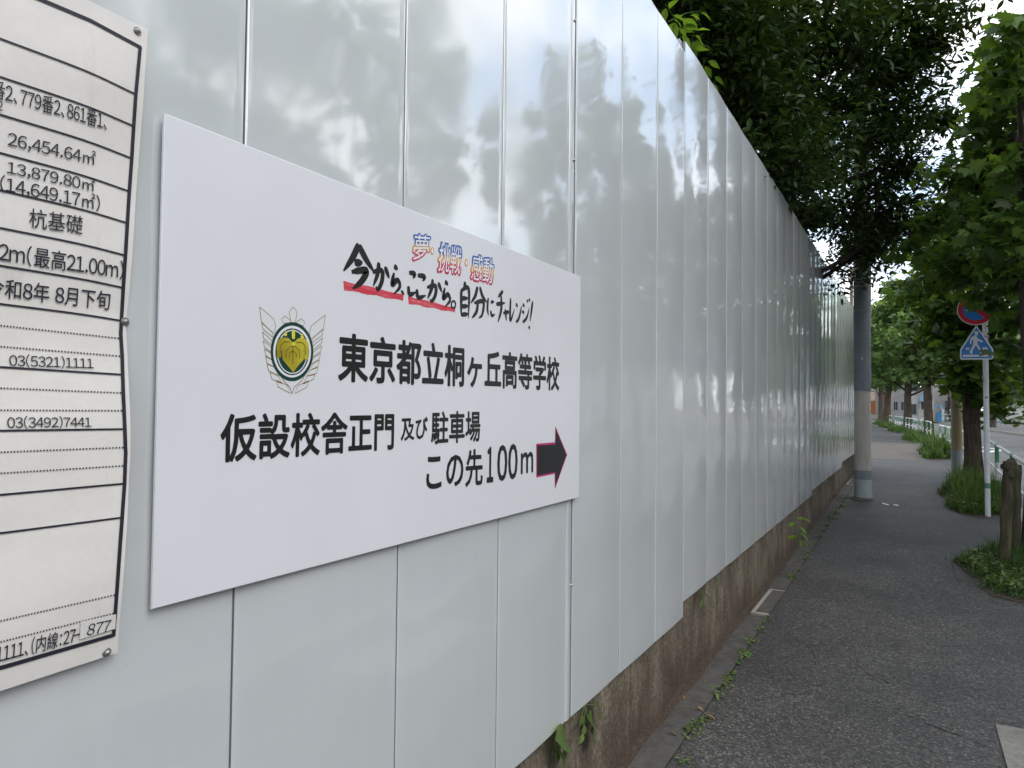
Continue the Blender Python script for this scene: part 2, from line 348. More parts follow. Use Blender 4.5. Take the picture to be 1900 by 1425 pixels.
# worn paint on the asphalt
PAINT = mat('road_paint', (.7, .7, .68), .7); v = coords(PAINT, obj=False); setc(PAINT, ramp(PAINT, noise(PAINT, v, 12, 6, .7), [(.35, (.42, .42, .41)), (.55, (.72, .72, .70))]))
for (a, b_, nm) in (((1637, 934), (1649, 937), 1), ((1658, 936.5), (1667, 938), 1)):
    A, B = atG(*a), atG(*b_); m = MB(); m.add([(A[0]-.05, A[1], gz(A[0])+.003), (A[0]+.05, A[1], gz(A[0])+.003), (B[0]+.05, B[1], gz(B[0])+.003), (B[0]-.05, B[1], gz(B[0])+.003)], [(0, 1, 2, 3)]); m.build('paint_mark', PAINT, SW)
# diamond road marking
m = MB(); cxm, cym = 31.2, -3.75+bend(31); z = gz(30)-.125
o_ = [(cxm-2.4, cym), (cxm, cym-.75), (cxm+2.4, cym), (cxm, cym+.75)]; i_ = [(cxm-1.5, cym), (cxm, cym-.47), (cxm+1.5, cym), (cxm, cym+.47)]
m.add([(a, b_, z) for a, b_ in o_+i_], [(j, (j+1) % 4, (j+1) % 4+4, j+4) for j in range(4)]); m.build('diamond_marking', PAINT, kind='structure')
m = MB(); m.add([(62, -1.3, z), (62.6, -1.3, z), (62.6, 2.2, z), (62, 2.2, z)], [(0, 1, 2, 3)]); m.build('stop_line', PAINT, kind='structure')
# concrete slab at the edge of the path, lower corner
A = atG(1847, 1345); m = MB(); z = gz(A[0])
m.prism([(A[0], A[1]), (A[0]+.02, A[1]-.5), (A[0]-1.3, A[1]-.5), (A[0]-1.25, A[1]-.03), (A[0]-.5, A[1]-.005)], lambda a, b_: (a, b_, z+.006), lambda a, b_: (a, b_, z-.05))
m.build('pavement_slab', m_conc('slab_concrete', (.13, .125, .115), (.22, .21, .19), 30), kind='structure')

# ------------------------------------------------------------------ retaining wall under the hoarding
rw = MB()
for i, x in enumerate(xr(-6, 18.3, .9)[:-1]):
    e_ = .004 if i % 2 else 0
    rw.box(x, x+.9-e_, .022, .17, gz(x)-.3, .80 if x > 3 else .62)
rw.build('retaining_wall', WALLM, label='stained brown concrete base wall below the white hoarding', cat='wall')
LIME = mat('lime_streak', (.33, .31, .27), .95)
for (px, ya, yb) in ((1340, 1090, 1150), (1431, 998, 1052), (1519, 932, 948)):
    A = atY(px, ya, .0215); B = atY(px, yb, .0215); m = MB(); m.add([(A[0]-.006, .0215, A[2]), (A[0]+.006, .0215, A[2]), (A[0]+.003, .0215, (A[2]+B[2])/2), (A[0]+.001, .0215, B[2]), (A[0]-.003, .0215, (A[2]+B[2])/2)], [(0, 1, 2, 3, 4)]); m.build('lime_streak', LIME, bpy.data.objects['retaining_wall'])
DIRT = mat('dirt', (.08, .05, .03), 1); v = coords(DIRT, obj=False); setc(DIRT, ramp(DIRT, noise(DIRT, v, 60, 6, .7), [(.35, (.022, .016, .012)), (.6, (.065, .045, .03)), (.75, (.14, .095, .06))])); bump(DIRT, noise(DIRT, v, 80, 4), 1, .01)
m = MB(); m.smooth = True; xs = xr(-3, 18.2, .05); vs = []
for i, x in enumerate(xs):
    w_ = .006+.008*math.sin(x*7.1)*math.sin(x*3.3)+.006*random.random()
    vs += [(x, .024, gz(x)+.03+.008*math.sin(x*11)), (x, .005-w_*.6, gz(x)+.014), (x, -.008-w_, gz(x)+.0045)]
fs = []
for i in range(len(xs)-1):
    for j in range(2): fs.append((3*i+j, 3*i+j+1, 3*i+j+4, 3*i+j+3))
m.add(vs, fs); m.build('dirt_line', DIRT, kind='stuff', label='brown dirt and litter gathered along the foot of the wall')

# ------------------------------------------------------------------ white steel hoarding
fence = empty('construction_fence', (0, 0, 0), 'long glossy white steel hoarding with upright panels along the sidewalk', 'fence')
SECT = [(-6.445, 3.055, .445, 3.72), (3.055, 8.75, .53, 3.79), (8.75, 12.85, .592, 3.80), (12.85, 18.35, .672, 3.79)]
def panel(x0, w_, z0, z1, y=0.0):
    ph = rng.uniform(0, 6.28, 8); bow = rng.uniform(.0022, .0048); tilt = rng.uniform(-.0016, .0016); tz = rng.uniform(-.0012, .0012)
    us = [0, .003, .0045, .010, .02]+[.02+(w_-.045)*i/13 for i in range(1, 14)]+[w_-.016, w_-.010, w_-.004, w_-.001]
    nz = 72; V = np.zeros((nz+1, len(us)+2, 3))
    # far panels are seen at a glancing angle: keep them straighter
    k = 1.0/(1+.05*max(0, x0-2.5))
    for a in range(nz+1):
        z = z0+(z1-z0)*a/nz
        for b_, u in enumerate(us):
            t_ = u/w_; e = math.sin(PI*min(1, max(0, t_)))
            d = bow*(e*.75+.25*e*e) + tilt*(t_-.5)+tz*(z-2)*.3
            d += k*e*(.00075*math.sin(2*PI*z/.52+ph[0]+2*t_)+.0005*math.sin(2*PI*z/.27+ph[1]-3*t_)+.0009*math.sin(2*PI*z/1.1+ph[2])*math.sin(PI*t_*1.5+ph[3])+.0004*math.sin(2*PI*z/.19+ph[4])*math.sin(2*PI*t_+ph[5]))
            if b_ == 0: d = -.012
            elif b_ == 1: d = -.008
            elif b_ == 2: d = -.001
            if b_ >= len(us)-3: d += (.0004, .0007, .0003)[b_-len(us)+3]
            V[a, b_] = (x0+u, y-d, z)
        V[a, len(us)] = (x0+w_-.0005, y+.003, z); V[a, len(us)+1] = (x0+w_-.0005, y+.016, z)
    nu = len(us)+2; ids = np.arange((nz+1)*nu).reshape(nz+1, nu)
    F = np.stack([ids[:-1, :-1], ids[:-1, 1:], ids[1:, 1:], ids[1:, :-1]], -1).reshape(-1, 4)
    # returns at the foot and head
    Vb = V[0].copy(); Vb[:, 1] = y+.018; Vt = V[-1].copy(); Vt[:, 1] = y+.018
    n0 = (nz+1)*nu; allV = np.concatenate([V.reshape(-1, 3), V[0], Vb, V[-1], Vt]); i0 = n0+np.arange(nu)
    Fb = np.stack([i0[1:], i0[:-1], i0[:-1]+nu, i0[1:]+nu], -1); Ft = np.stack([i0[:-1]+2*nu, i0[1:]+2*nu, i0[1:]+3*nu, i0[:-1]+3*nu], -1)
    o = np_mesh('panel', allV, np.concatenate([F, Fb, Ft]), PANEL, fence, True)
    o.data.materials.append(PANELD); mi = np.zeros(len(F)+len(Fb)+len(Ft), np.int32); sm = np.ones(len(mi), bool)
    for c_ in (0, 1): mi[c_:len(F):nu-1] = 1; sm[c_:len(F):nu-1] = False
    o.data.polygons.foreach_set('material_index', mi); o.data.polygons.foreach_set('use_smooth', sm); return o
for si, (xa, xb, za, zb) in enumerate(SECT):
    if si == 0:
        x = 3.055-.5*3
        for i in range(3): panel(x+.5*i, .5, za, zb)
        panel(1.5, .052, za-.0, zb, .002)          # narrow closing strip
        for i in range(15): panel(1.0-.5*i, .5, za, zb)
    else:
        n = int(round((xb-xa)/.5)); wd = (xb-xa)/n
        for i in range(n): panel(xa+wd*i, wd, za, zb)
    m = MB(); m.box(xb-.045, xb+.012, .02, .075, za, (zb if si > 0 else 3.79)+.0); m.build('fence_post', PANELE, fence)
for z in (1.0, 2.0, 3.0, 3.62):
    m = MB(); m.tube([(-6.4, .10, z), (18.3, .10, z)], .024, 8); m.build('rail_pipe', STEEL, fence)
for (px, py) in ((1067, 38), (1066, 297), (1061, 1086)):
    P = atY(px, py, -.003); m = MB(); m.tube([(P[0], .002, P[2]), (P[0], -.004, P[2]), (P[0], -.0065, P[2])], [.006, .006, .003], 10); m.build('rivet', STEEL, fence)
# end return of the hoarding
m = MB(); m.box(18.35, 18.39, .0, 6, .3, 3.75); m.build('return_panel', PANEL, fence)

# ------------------------------------------------------------------ flat print on the boards
class Plane:
    def __init__(s, Y): s.Y = Y; s.n = 0
    def w(s, px, py): P = atY(px, py, s.Y); return (P[0], P[2])
    def y(s, x, z, lift=0): return s.Y-lift
GLY = {}
def glyph(ch):
    """outline of one character: points, faces and its bounding box"""
    if ch not in GLY:
        c = bpy.data.curves.new('lettering', 'FONT'); c.body = ch; c.resolution_u = 3
        o = bpy.data.objects.new('lettering', c); me = bpy.data.meshes.new_from_object(o); bpy.data.objects.remove(o); bpy.data.curves.remove(c)
        co = np.zeros(len(me.vertices)*3); me.vertices.foreach_get('co', co); GLY[ch] = (co.reshape(-1, 3), [list(p.vertices) for p in me.polygons]); bpy.data.meshes.remove(me)
    return GLY[ch]
def text_mesh(body, bold, res=3):
    x = 0; V = []; F = []; n = 0
    for ch in body:
        if ch == ' ': x += .3; continue
        g_ = chr(ord(ch)+0xFEE0) if '!' <= ch <= '~' else ch
        co, fs = glyph(g_); w0, w1 = co[:, 0].min(), co[:, 0].max()
        adv = {'.': .29, ',': .29, '(': .36, ')': .36, 'm': .88, '-': .38, '、': .55, '：': .45, '（': .48, '）': .48}.get(ch, .56 if ch in '0123456789' else None)
        if adv is None: dx = x; adv = 1.0
        elif ch in '、': dx = x; 
        else: dx = x+adv/2-(w0+w1)/2
        V.append(co+np.array([dx, 0, 0])); F += [[q+n for q in f] for f in fs]; n += len(co); x += adv
    me = bpy.data.meshes.new('lettering'); me.from_pydata(np.concatenate(V).tolist(), [], F); return me
def put_text(surf, body, lt, lb, rt, rb, bold, mat_, parent, lift=.0006, shear=0, uv=False):
    """fit a line of writing between measured top/bottom at its left (lt, lb) and right end (rt, rb)"""
    bd, bold = bold, 0
    me = text_mesh(body, bold); a = surf.w(*lt); b_ = surf.w(*lb); c = surf.w(*rt); d = surf.w(*rb)
    n = len(me.vertices); co = np.zeros(n*3); me.vertices.foreach_get('co', co); co = co.reshape(-1, 3)
    mn, mxx = co.min(0), co.max(0); u = (co[:, 0]-mn[0])/(mxx[0]-mn[0]); v_ = (co[:, 1]-mn[1])/(mxx[1]-mn[1])
    x0, x1 = (a[0]+b_[0])/2, (c[0]+d[0])/2
    zt = a[1]+(c[1]-a[1])*u; zb = b_[1]+(d[1]-b_[1])*u; z = zb+(zt-zb)*v_; x = x0+(x1-x0)*u+shear*(z-(a[1]+b_[1])/2)
    L_ = ploc(parent); out = np.stack([x-L_[0], np.array([surf.y(p, q, lift) for p, q in zip(x, z)])-L_[1], z-L_[2]], -1)
    if bd > 0:      # heavier strokes: the same outlines laid round themselves
        em = abs((zt-zb).mean())/(mxx[1]-mn[1]); nl = len(me.loops); npg = len(me.polygons)
        li = np.zeros(nl, int); me.loops.foreach_get('vertex_index', li); ls = np.zeros(npg, int); me.polygons.foreach_get('loop_start', ls); lt_ = np.zeros(npg, int); me.polygons.foreach_get('loop_total', lt_)
        vv, fl, k = [], [], 0; uvs = np.stack([u, v_], -1); uu = []
        for j in range(9):
            dx, dz = (0, 0) if j == 0 else (bd*em*math.cos(j*PI/4), bd*em*math.sin(j*PI/4))
            vv.append(out+np.array([dx*.85, -.00002*j, dz])); fl += [[int(q)+k for q in li[a0:a0+b0_]] for a0, b0_ in zip(ls, lt_)]; k += n; uu.append(uvs)
        me = bpy.data.meshes.new('lettering'); me.from_pydata(np.concatenate(vv).tolist(), [], fl)
        out = np.concatenate(vv); uu = np.concatenate(uu); u, v_ = uu[:, 0], uu[:, 1]
    me.vertices.foreach_set('co', out.ravel()); me.materials.clear(); me.materials.append(mat_)
    if uv:
        ul = me.uv_layers[0] if len(me.uv_layers) else me.uv_layers.new(name='UVMap')
        for l in me.loops: ul.data[l.index].uv = (u[l.vertex_index], v_[l.vertex_index])
    me.update(); me.name = 'lettering'
    return finish(bpy.data.objects.new('lettering', me), parent)
def smooth_line(pts, n=8):
    P_ = [np.array(p, float) for p in pts]
    if len(P_) == 2: return [P_[0]+(P_[1]-P_[0])*i/n for i in range(n+1)]
    E_ = [2*P_[0]-P_[1]]+P_+[2*P_[-1]-P_[-2]]; out = []
    for i in range(1, len(E_)-2):
        for k in range(n):
            t_ = k/n; a, b_, c, d = E_[i-1:i+3]
            out.append(.5*((2*b_)+(-a+c)*t_+(2*a-5*b_+4*c-d)*t_*t_+(-a+3*b_-3*c+d)*t_**3))
    out.append(P_[-1]); return out
def ribbon(m, surf, line, wid, lift, prof=None):
    """line: px points; wid: metres"""
    q = [np.array(surf.w(*p)) for p in line]; k = len(q); vs = []
    for i in range(k):
        d = q[min(i+1, k-1)]-q[max(i-1, 0)]; nn = np.array([-d[1], d[0]])/(np.linalg.norm(d)+1e-12); t_ = i/(k-1)
        w_ = wid*(prof(t_) if prof else 1)/2
        for s_ in (1, -1): x, z = q[i]+s_*w_*nn; vs.append((x, surf.y(x, z, lift), z))
    m.add(vs, [(2*i, 2*i+1, 2*i+3, 2*i+2) for i in range(k-1)])
def poly(m, surf, pts, lift):
    q = [surf.w(*p) for p in pts]; m.add([(x, surf.y(x, z, lift), z) for x, z in q], [tuple(range(len(q)))])

# direction board
BY = -.019
A = atY(305, 207, BY); B = atY(1077, 514, BY); C_ = atY(1075, 920, BY); D_ = atY(283, 1137, BY)
bx0, bx1 = (A[0]+D_[0])/2, (B[0]+C_[0])/2; bz1, bz0 = (A[2]+B[2])/2, (C_[2]+D_[2])/2
board = empty('direction_board', (bx0, -.012, bz0), 'large white board with black lettering, winged crest and arrow on the hoarding', 'sign')
m = MB(); o_ = .0015
m.box(bx0, bx1, BY+o_, BY+.006, bz0, bz1); m.add([(bx0+o_, BY, bz0+o_), (bx1-o_, BY, bz0+o_), (bx1-o_, BY, bz1-o_), (bx0+o_, BY, bz1-o_), (bx0, BY+o_, bz0), (bx1, BY+o_, bz0), (bx1, BY+o_, bz1), (bx0, BY+o_, bz1)], [(0, 1, 2, 3), (4, 5, 1, 0), (5, 6, 2, 1), (6, 7, 3, 2), (7, 4, 0, 3)])
m.build('board_sheet', BOARD, board)
m = MB(); m.box(bx0+.03, bx1-.03, -.0125, -.003, bz0+.03, bz1-.03); m.build('backing', PANELE, board)
bp = Plane(BY)
put_text(bp, '東京都立桐ヶ丘高等学校', (629, 617.5), (629, 706), (1037, 664.5), (1037, 724), .026, INK, board)
put_text(bp, '仮設校舎正門', (410, 769), (410, 857), (730, 766), (730, 832.5), .024, INK, board)
put_text(bp, '及び', (744, 776), (744, 818), (793, 774), (793, 813), .022, INK, board)
put_text(bp, '駐車場', (800.5, 764.5), (800.5, 824), (890.5, 763.5), (890.5, 818), .022, INK, board)
put_text(bp, 'この先', (791.5, 838), (791.5, 912), (895, 834), (895, 899), .020, INK, board)
for ch, a in (('１', (904, 914.3, 831.5, 894, 830, 892.8)), ('０', (923.2, 940.2, 827.8, 892, 826.5, 889.8)), ('０', (943.6, 959.4, 825.6, 888.8, 824.6, 886.4)), ('ｍ', (966.8, 988.6, 841.5, 878.4, 839, 874.6))):
    x0, x1, t0, b0_, t1, b1_ = a; put_text(bp, ch, (x0, t0), (x0, b0_), (x1, t1), (x1, b1_), .024, INK, board)
# three-colour words
for body, a in (('夢', (766, 796, 433, 484, 436, 481)), ('挑戦', (813, 855.5, 449, 504, 458, 511)), ('感動', (874, 915, 470, 520, 480, 528))):
    x0, x1, t0, b0, t1, b1 = a
    put_text(bp, body, (x0, t0), (x0, b0), (x1, t1), (x1, b1), .05, DREAM, board, .0006, .12, True)
    put_text(bp, body, (x0+1, t0+1), (x0+1, b0-1), (x1-1, t1+1), (x1-1, b1-1), .004, WHITEP, board, .0012, .12)
for (x, y) in ((801.8, 465.8), (865, 487.3)):
    m = MB(); pts = [(x+3.2*math.cos(t_*PI/6), y+7.2*math.sin(t_*PI/6)) for t_ in range(12)]; poly(m, bp, pts, .0006); m.build('print_dot', mat('orange_print', (.58, .28, .03), .5) if x < 820 else bpy.data.materials['orange_print'], board)
    m = MB(); pts = [(x+1.8*math.cos(t_*PI/6), y+5.2*math.sin(t_*PI/6)) for t_ in range(12)]; poly(m, bp, pts, .0010); m.build('print_dot', WHITEP, board)
# brush writing
GL = {'今': [[(.5, 0), (.3, .3), (0, .6)], [(.5, .02), (.72, .32), (1, .62)], [(.36, .42), (.62, .41)], [(.26, .62), (.74, .59), (.6, .82), (.30, 1)]],
 'か': [[(0, .36), (.55, .3), (.56, .68), (.32, .98), (.2, .86)], [(.38, 0), (.3, .42), (.04, .86)], [(.74, .15), (1, .58)]],
 'ら': [[(.35, 0), (.75, .13)], [(.34, .25), (.15, .66), (.72, .5), (.97, .74), (.3, 1)]],
 '、': [[(0, 0), (1, 1)]], 'こ': [[(.15, .02), (.85, .07), (.66, .27)], [(.05, .6), (.22, .95), (1, .87)]],
 '自': [[(.55, 0), (.38, .18)], [(.1, .2), (.08, .95)], [(.1, .23), (.9, .2), (.88, 1)], [(.12, .46), (.85, .45)], [(.12, .68), (.85, .67)], [(.1, .91), (.86, .89)]],
 '分': [[(.42, 0), (.28, .3), (0, .52)], [(.56, 0), (.74, .3), (1, .5)], [(.22, .52), (.78, .48), (.72, .88), (.5, 1)], [(.45, .5), (.36, .8), (.08, 1)]],
 'に': [[(.12, .04), (.02, .6), (.15, .96)], [(.45, .27), (.9, .24)], [(.42, .7), (.6, .95), (1, .9)]],
 'チ': [[(.76, 0), (.2, .2)], [(0, .42), (1, .38)], [(.56, .15), (.55, .6), (.18, 1)]], 'ャ': [[(0, .42), (.9, .3), (.72, .52)], [(.35, .1), (.58, 1)]],
 'レ': [[(.2, 0), (.16, .96), (.97, .45)]], 'ン': [[(.1, .12), (.35, .3)], [(.08, 1), (.55, .8), (.97, .24)]],
 'ジ': [[(.1, .2), (.35, .3)], [(.04, .5), (.3, .6)], [(.1, 1), (.6, .8), (.92, .36)], [(.66, .0), (.76, .12)], [(.9, -.05), (1, .08)]],
 '!': [[(.85, 0), (.35, .72)], [(.16, .88), (.2, 1)]]}
BR = [('今', 637, 694, 453, 536, 13), ('か', 691, 722, 487, 538, 10), ('ら', 725, 742, 493, 546, 10), ('、', 744, 750, 539, 547, 6), ('こ', 756.6, 771, 505, 548, 9.5),
      ('こ', 772, 790, 510, 554, 9.5), ('か', 792, 820, 518, 560, 9.5), ('ら', 820, 835, 522, 570, 9.5), ('自', 854, 871, 523, 590, 9.5), ('分', 873, 903, 532, 590, 9.5),
      ('に', 904, 918, 551, 587, 7.5), ('チ', 920.5, 937, 540, 598, 9), ('ャ', 933.5, 943.5, 571, 595, 7), ('レ', 945, 955, 553, 596, 8), ('ン', 956, 968, 558, 598, 8), ('ジ', 968, 983, 556, 598, 8), ('!', 980, 989.5, 559, 611, 9)]
m = MB(); lf = .0006
for ch, x0, x1, y0, y1, wd in BR:
    for st in GL[ch]:
        pts = smooth_line([(x0+(x1-x0)*u, y0+(y1-y0)*v_) for u, v_ in st], 7); a_ = random.uniform(.0, .5)
        ribbon(m, bp, pts, wd*.00112*1.2, lf, lambda t_, a_=a_: (.78+.30*math.sin(PI*min(1, t_*1.15)+a_))*(1 if t_ < .82 else 1-.65*(t_-.82)/.18)*(1 if t_ > .06 else .7)); lf += .000006
pts = [(841+4*math.cos(t_*PI/8), 565+6.5*math.sin(t_*PI/8)) for t_ in range(17)]; ribbon(m, bp, pts, .006, lf)
m.build('brush_lettering', INK, board)
m = MB()
for (a, b_, c, d) in (((636.8, 521), (749, 546.5), (747.5, 558.5), (638, 538)), ((757, 549.5), (845, 571), (843.6, 580), (758, 563.5))):
    top = [(a[0]+(b_[0]-a[0])*i/20, a[1]+(b_[1]-a[1])*i/20+.9*math.sin(i*.5)) for i in range(21)]; bot = [(d[0]+(c[0]-d[0])*i/20, d[1]+(c[1]-d[1])*i/20+1.0*math.sin(i*.9+1)-.6*(i % 2)) for i in range(21)]
    vs = [];
    for p, q in zip(top, bot):
        for r_ in (p, q): x, z = bp.w(*r_); vs.append((x, bp.y(x, z, .0003), z))
    m.add(vs, [(2*i, 2*i+1, 2*i+3, 2*i+2) for i in range(20)])
m.build('red_underline', RED, board)
# arrow
ar = [(994.8, 823.4), (1029.3, 820.5), (1030.3, 790.5), (1052.3, 843.8), (1029.3, 908), (1028.9, 879), (994.8, 886.3)]
m = MB(); poly(m, bp, ar, .0005); m.build('arrow_border', MAG, board)
ai = [(996.3, 826.5), (1030.3, 824.2), (1031.3, 796.5), (1050.6, 843.9), (1030.3, 901.5), (1030, 875.8), (996.3, 882.6)]
m = MB(); poly(m, bp, ai, .0009); m.build('arrow', INK, board)
# winged crest (measured on an enlarged view: scale 3.958)
def cr(pts): return [(400+a/3.958, 540+b_/3.958) for a, b_ in pts]
def ell(cx, cy, a, b_, n=40): return [(cx+a*math.cos(2*PI*i/n), cy+b_*math.sin(2*PI*i/n)) for i in range(n)]
def ring_ln(pts, w_, lift, mat_, name='crest_line'):
    m = MB(); ribbon(m, bp, cr(pts+[pts[0]]), w_, lift); m.build(name, mat_, crest)
crest = MB(); poly(crest, bp, cr(ell(560, 445, 157, 217)), .0006); crest = crest.build('crest', GREENP, board)
m = MB(); poly(m, bp, cr(ell(560, 445, 139, 190)), .0009); m.build('crest_ring', WHITEP, crest)
m = MB(); poly(m, bp, cr(ell(560, 446, 124, 172)), .0012); m.build('crest_field', GREENP, crest)
ring_ln(ell(560, 447, 110, 158), .0022, .0014, WHITEP)
def shape(pts, mt, lift, nm='crest_leaf'):
    m = MB(); poly(m, bp, cr(pts), lift); m.build(nm, mt, crest)
shape([(444, 395), (455, 360), (480, 342), (530, 345), (556, 372), (530, 400), (480, 440), (478, 485), (445, 492)], GOLD, .0016)
shape([(680, 395), (668, 362), (642, 345), (600, 348), (574, 374), (600, 400), (645, 440), (648, 500), (677, 508)], GOLD, .0017)
shape([(484, 440), (520, 395), (565, 372), (612, 398), (645, 445), (642, 505), (605, 545), (566, 598), (522, 545), (486, 500)], GOLD, .0019)
for ln in ([(562, 405), (562, 535)], [(512, 492), (512, 440), (545, 408), (580, 408), (612, 440), (612, 492)], [(537, 490), (537, 458), (562, 440), (588, 458), (588, 490)], [(470, 455), (472, 400), (500, 372), (540, 374)], [(655, 465), (652, 400), (630, 378), (588, 376)]):
    m = MB(); ribbon(m, bp, cr(ln), .0022, .0022); m.build('crest_line', GOLD2, crest)
shape([(560, 376), (572, 374), (578, 392), (566, 405), (555, 392)], mat('bright_yellow_print', (.6, .55, .05), .4), .0024, 'crest_bud')
for pts in ([(567, 276), (580, 305), (578, 352), (558, 352), (554, 305)], [(508, 290), (520, 312), (518, 332), (498, 328)], [(628, 310), (642, 330), (640, 350), (618, 345)]): shape(pts, bpy.data.materials['bright_yellow_print'], .0018, 'crest_bud')
feath = []
L0 = [(322, 117), (345, 195), (400, 268), (436, 262), (437, 235), (398, 180)]
feath.append([(322, 117), (336, 225), (398, 288), (432, 310), (440, 255), (425, 205), (380, 165)])
lefty = [(337, 232, 402, 290), (343, 300, 398, 350), (349, 365, 400, 405), (358, 425, 402, 455), (367, 480, 410, 505), (378, 538, 432, 560), (400, 596, 455, 622), (448, 655, 520, 690)]
for a, b_, c, d in lefty:
    feath.append([(a, b_), (a+10, b_+48), (min(c+30, 545), d+60), (min(c+8, 540), d+8), (c, d)])
for f_ in feath:
    for sgn in (1, -1):
        pts = f_ if sgn == 1 else [(1128-p[0], p[1]+(30 if p[1] < 600 else 8)*(1-(p[1]-100)/700)*2.0) for p in f_]
        m = MB(); poly(m, bp, cr(pts), .0003+.00002*len(m.v)); m.build('feather', FEATH, crest); m = MB(); ribbon(m, bp, cr(pts+[pts[0]]), .0015, .00045); m.build('feather_line', GOLDL, crest)
for ln in ([(440, 560), (500, 660), (545, 705), (560, 755)], [(688, 560), (630, 660), (577, 705), (560, 755)]):
    m = MB(); ribbon(m, bp, cr(ln), .0016, .00047); m.build('feather_line', GOLDL, crest)
for pts in ([(569, 115), (597, 155), (585, 232), (553, 232), (540, 155)], [(508, 184), (545, 212), (548, 232), (500, 238), (481, 206)], [(630, 203), (652, 228), (644, 258), (600, 238), (592, 228)]):
    m = MB(); poly(m, bp, cr(pts), .0004); m.build('feather', FEATH, crest); m = MB(); ribbon(m, bp, cr(pts+[pts[0]]), .0015, .0005); m.build('feather_line', GOLDL, crest)

# vinyl construction notice
class Sheet:
    zt, zm, zb = 2.52, 1.80, 1.04
    def dep(s, x, z):
        t_ = (s.zm-z)/(s.zm-s.zb); d = .006
        if 0 < t_ < 1: d += .030*math.sin(PI*t_)**1.3*math.exp(-max(0, -.16-x)*1.1)
        if z > s.zm: t2 = (z-s.zm)/(s.zt-s.zm); d += .005*math.sin(PI*min(1, t2))*math.exp(-abs(x+.45)*2)
        d += .0022*math.sin(9*x+5*z)+.0014*math.sin(23*z-7*x)
        return max(.0035, d)
    def w(s, px, py):
        Y = -.008
        for _ in range(30):
            P_ = atY(px, py, Y); Y = .5*Y-.5*s.dep(P_[0], P_[2])
        return (P_[0], P_[2])
    def y(s, x, z, lift=0): return -s.dep(x, z)-lift
sh = Sheet()
poster = empty('site_notice', (-.6, -.005, 1.2), 'weathered white vinyl sheet with a ruled table of figures at the end of the hoarding', 'notice')
EDGE = [(274.5, 55), (269, 135), (258, 287), (251, 382), (245, 476), (240, 539), (235.5, 580), (234, 600), (236, 649), (239, 718), (242, 787), (242, 836), (239, 895), (236, 968), (231, 1042), (225, 1116), (220.5, 1170), (218.6, 1211)]
E2 = np.array([sh.w(*p) for p in EDGE]); ez = E2[::-1, 1]; ex = E2[::-1, 0]
zbr = ez[0]; ztr = ez[-1]
nu, nv = 90, 120; V = np.zeros((nv+1, nu+1, 3))
bl = sh.w(0, 1283); sl = (bl[1]-zbr)/(bl[0]-ex[0])
tl = sh.w(162, 0); slt = (tl[1]-ztr)/(tl[0]-ex[-1])
for a in range(nv+1):
    z_ = zbr+(ztr-zbr)*a/nv; xe = np.interp(z_, ez, ex)
    for b_ in range(nu+1):
        x = -1.5+(xe+1.5)*b_/nu; z = z_+(sl*(x-ex[0])*(1-a/nv)+slt*(x-ex[-1])*(a/nv))*.9
        V[a, b_] = (x, sh.y(x, z), z)
ids = np.arange((nv+1)*(nu+1)).reshape(nv+1, nu+1); F = np.stack([ids[:-1, :-1], ids[:-1, 1:], ids[1:, 1:], ids[1:, :-1]], -1).reshape(-1, 4)
np_mesh('vinyl_sheet', V.reshape(-1, 3), F, VINYL, poster, True)
Vf = V[:, -1]; hem = np.concatenate([Vf, Vf+np.array([-.001, .0022, 0])]); n_ = len(Vf); i_ = np.arange(n_-1)
np_mesh('sheet_hem', hem, np.stack([i_, i_+n_, i_+n_+1, i_+1], -1), VINYL, poster)
def seg(pts, n=14):
    out = []
    for a, b_ in zip(pts[:-1], pts[1:]): out += [(a[0]+(b_[0]-a[0])*i/n, a[1]+(b_[1]-a[1])*i/n) for i in range(n)]
    return out+[pts[-1]]
FR = [(259.6, 87), (251.5, 175), (247.5, 234), (243.9, 294), (239.4, 355), (235.8, 413), (232.2, 474), (228.2, 534), (224.6, 595), (223.4, 620), (226, 659), (228, 728), (231, 796), (232.6, 841), (230.5, 897), (226, 961), (221.5, 1022), (216, 1101), (210, 1181)]
m = MB(); ribbon(m, sh, seg(FR, 5), .0062, .0012); m.build('frame_line', INKP, poster)
m = MB(); ribbon(m, sh, seg([(262, 89), (167, 38), (72, -2), (-60, -55)], 10), .006, .0013); m.build('frame_line', INKP, poster)
m = MB(); ribbon(m, sh, seg([(211, 1178), (100, 1210), (0, 1239), (-150, 1283)], 12), .0065, .0013); m.build('frame_line', INKP, poster)
m = MB()
for ly, ry, rx in ((72, 175, 251), (143, 234, 247), (213, 294, 244), (284, 355, 239), (353, 414, 236), (423, 474, 232), (493, 534, 228), (564, 595, 224.5), (681, 695, 227), (799, 796, 231), (918, 897, 230.5), (989, 960, 226.5)):
    sag = (ly-ry)*.0
    mid = (rx*.62, ly+(ry-ly)*(.62-.05 if ly < 600 else .62)); ribbon(m, sh, smooth_line([(-160, ly-(ry-ly)*160/rx*.92), (0, ly), mid, (rx, ry)], 14), .0030, .0014)
m.build('table_line', INKP, poster)
m = MB()
for ly, ry, rx in ((604, 628, 223), (643, 661, 225), (720, 729, 227), (761, 762, 229), (839, 830, 231.5), (878, 864, 231), (1152, 1103, 215), (1191, 1137, 213)):
    k = 38
    for i in range(-18, k):
        u0, u1 = i/k, (i+.5)/k; a = (rx*u0, ly+(ry-ly)*u0); b_ = (rx*u1, ly+(ry-ly)*u1); ribbon(m, sh, [a, b_], .0024, .0014)
m.build('dashed_line', INKP, poster, kind='stuff')
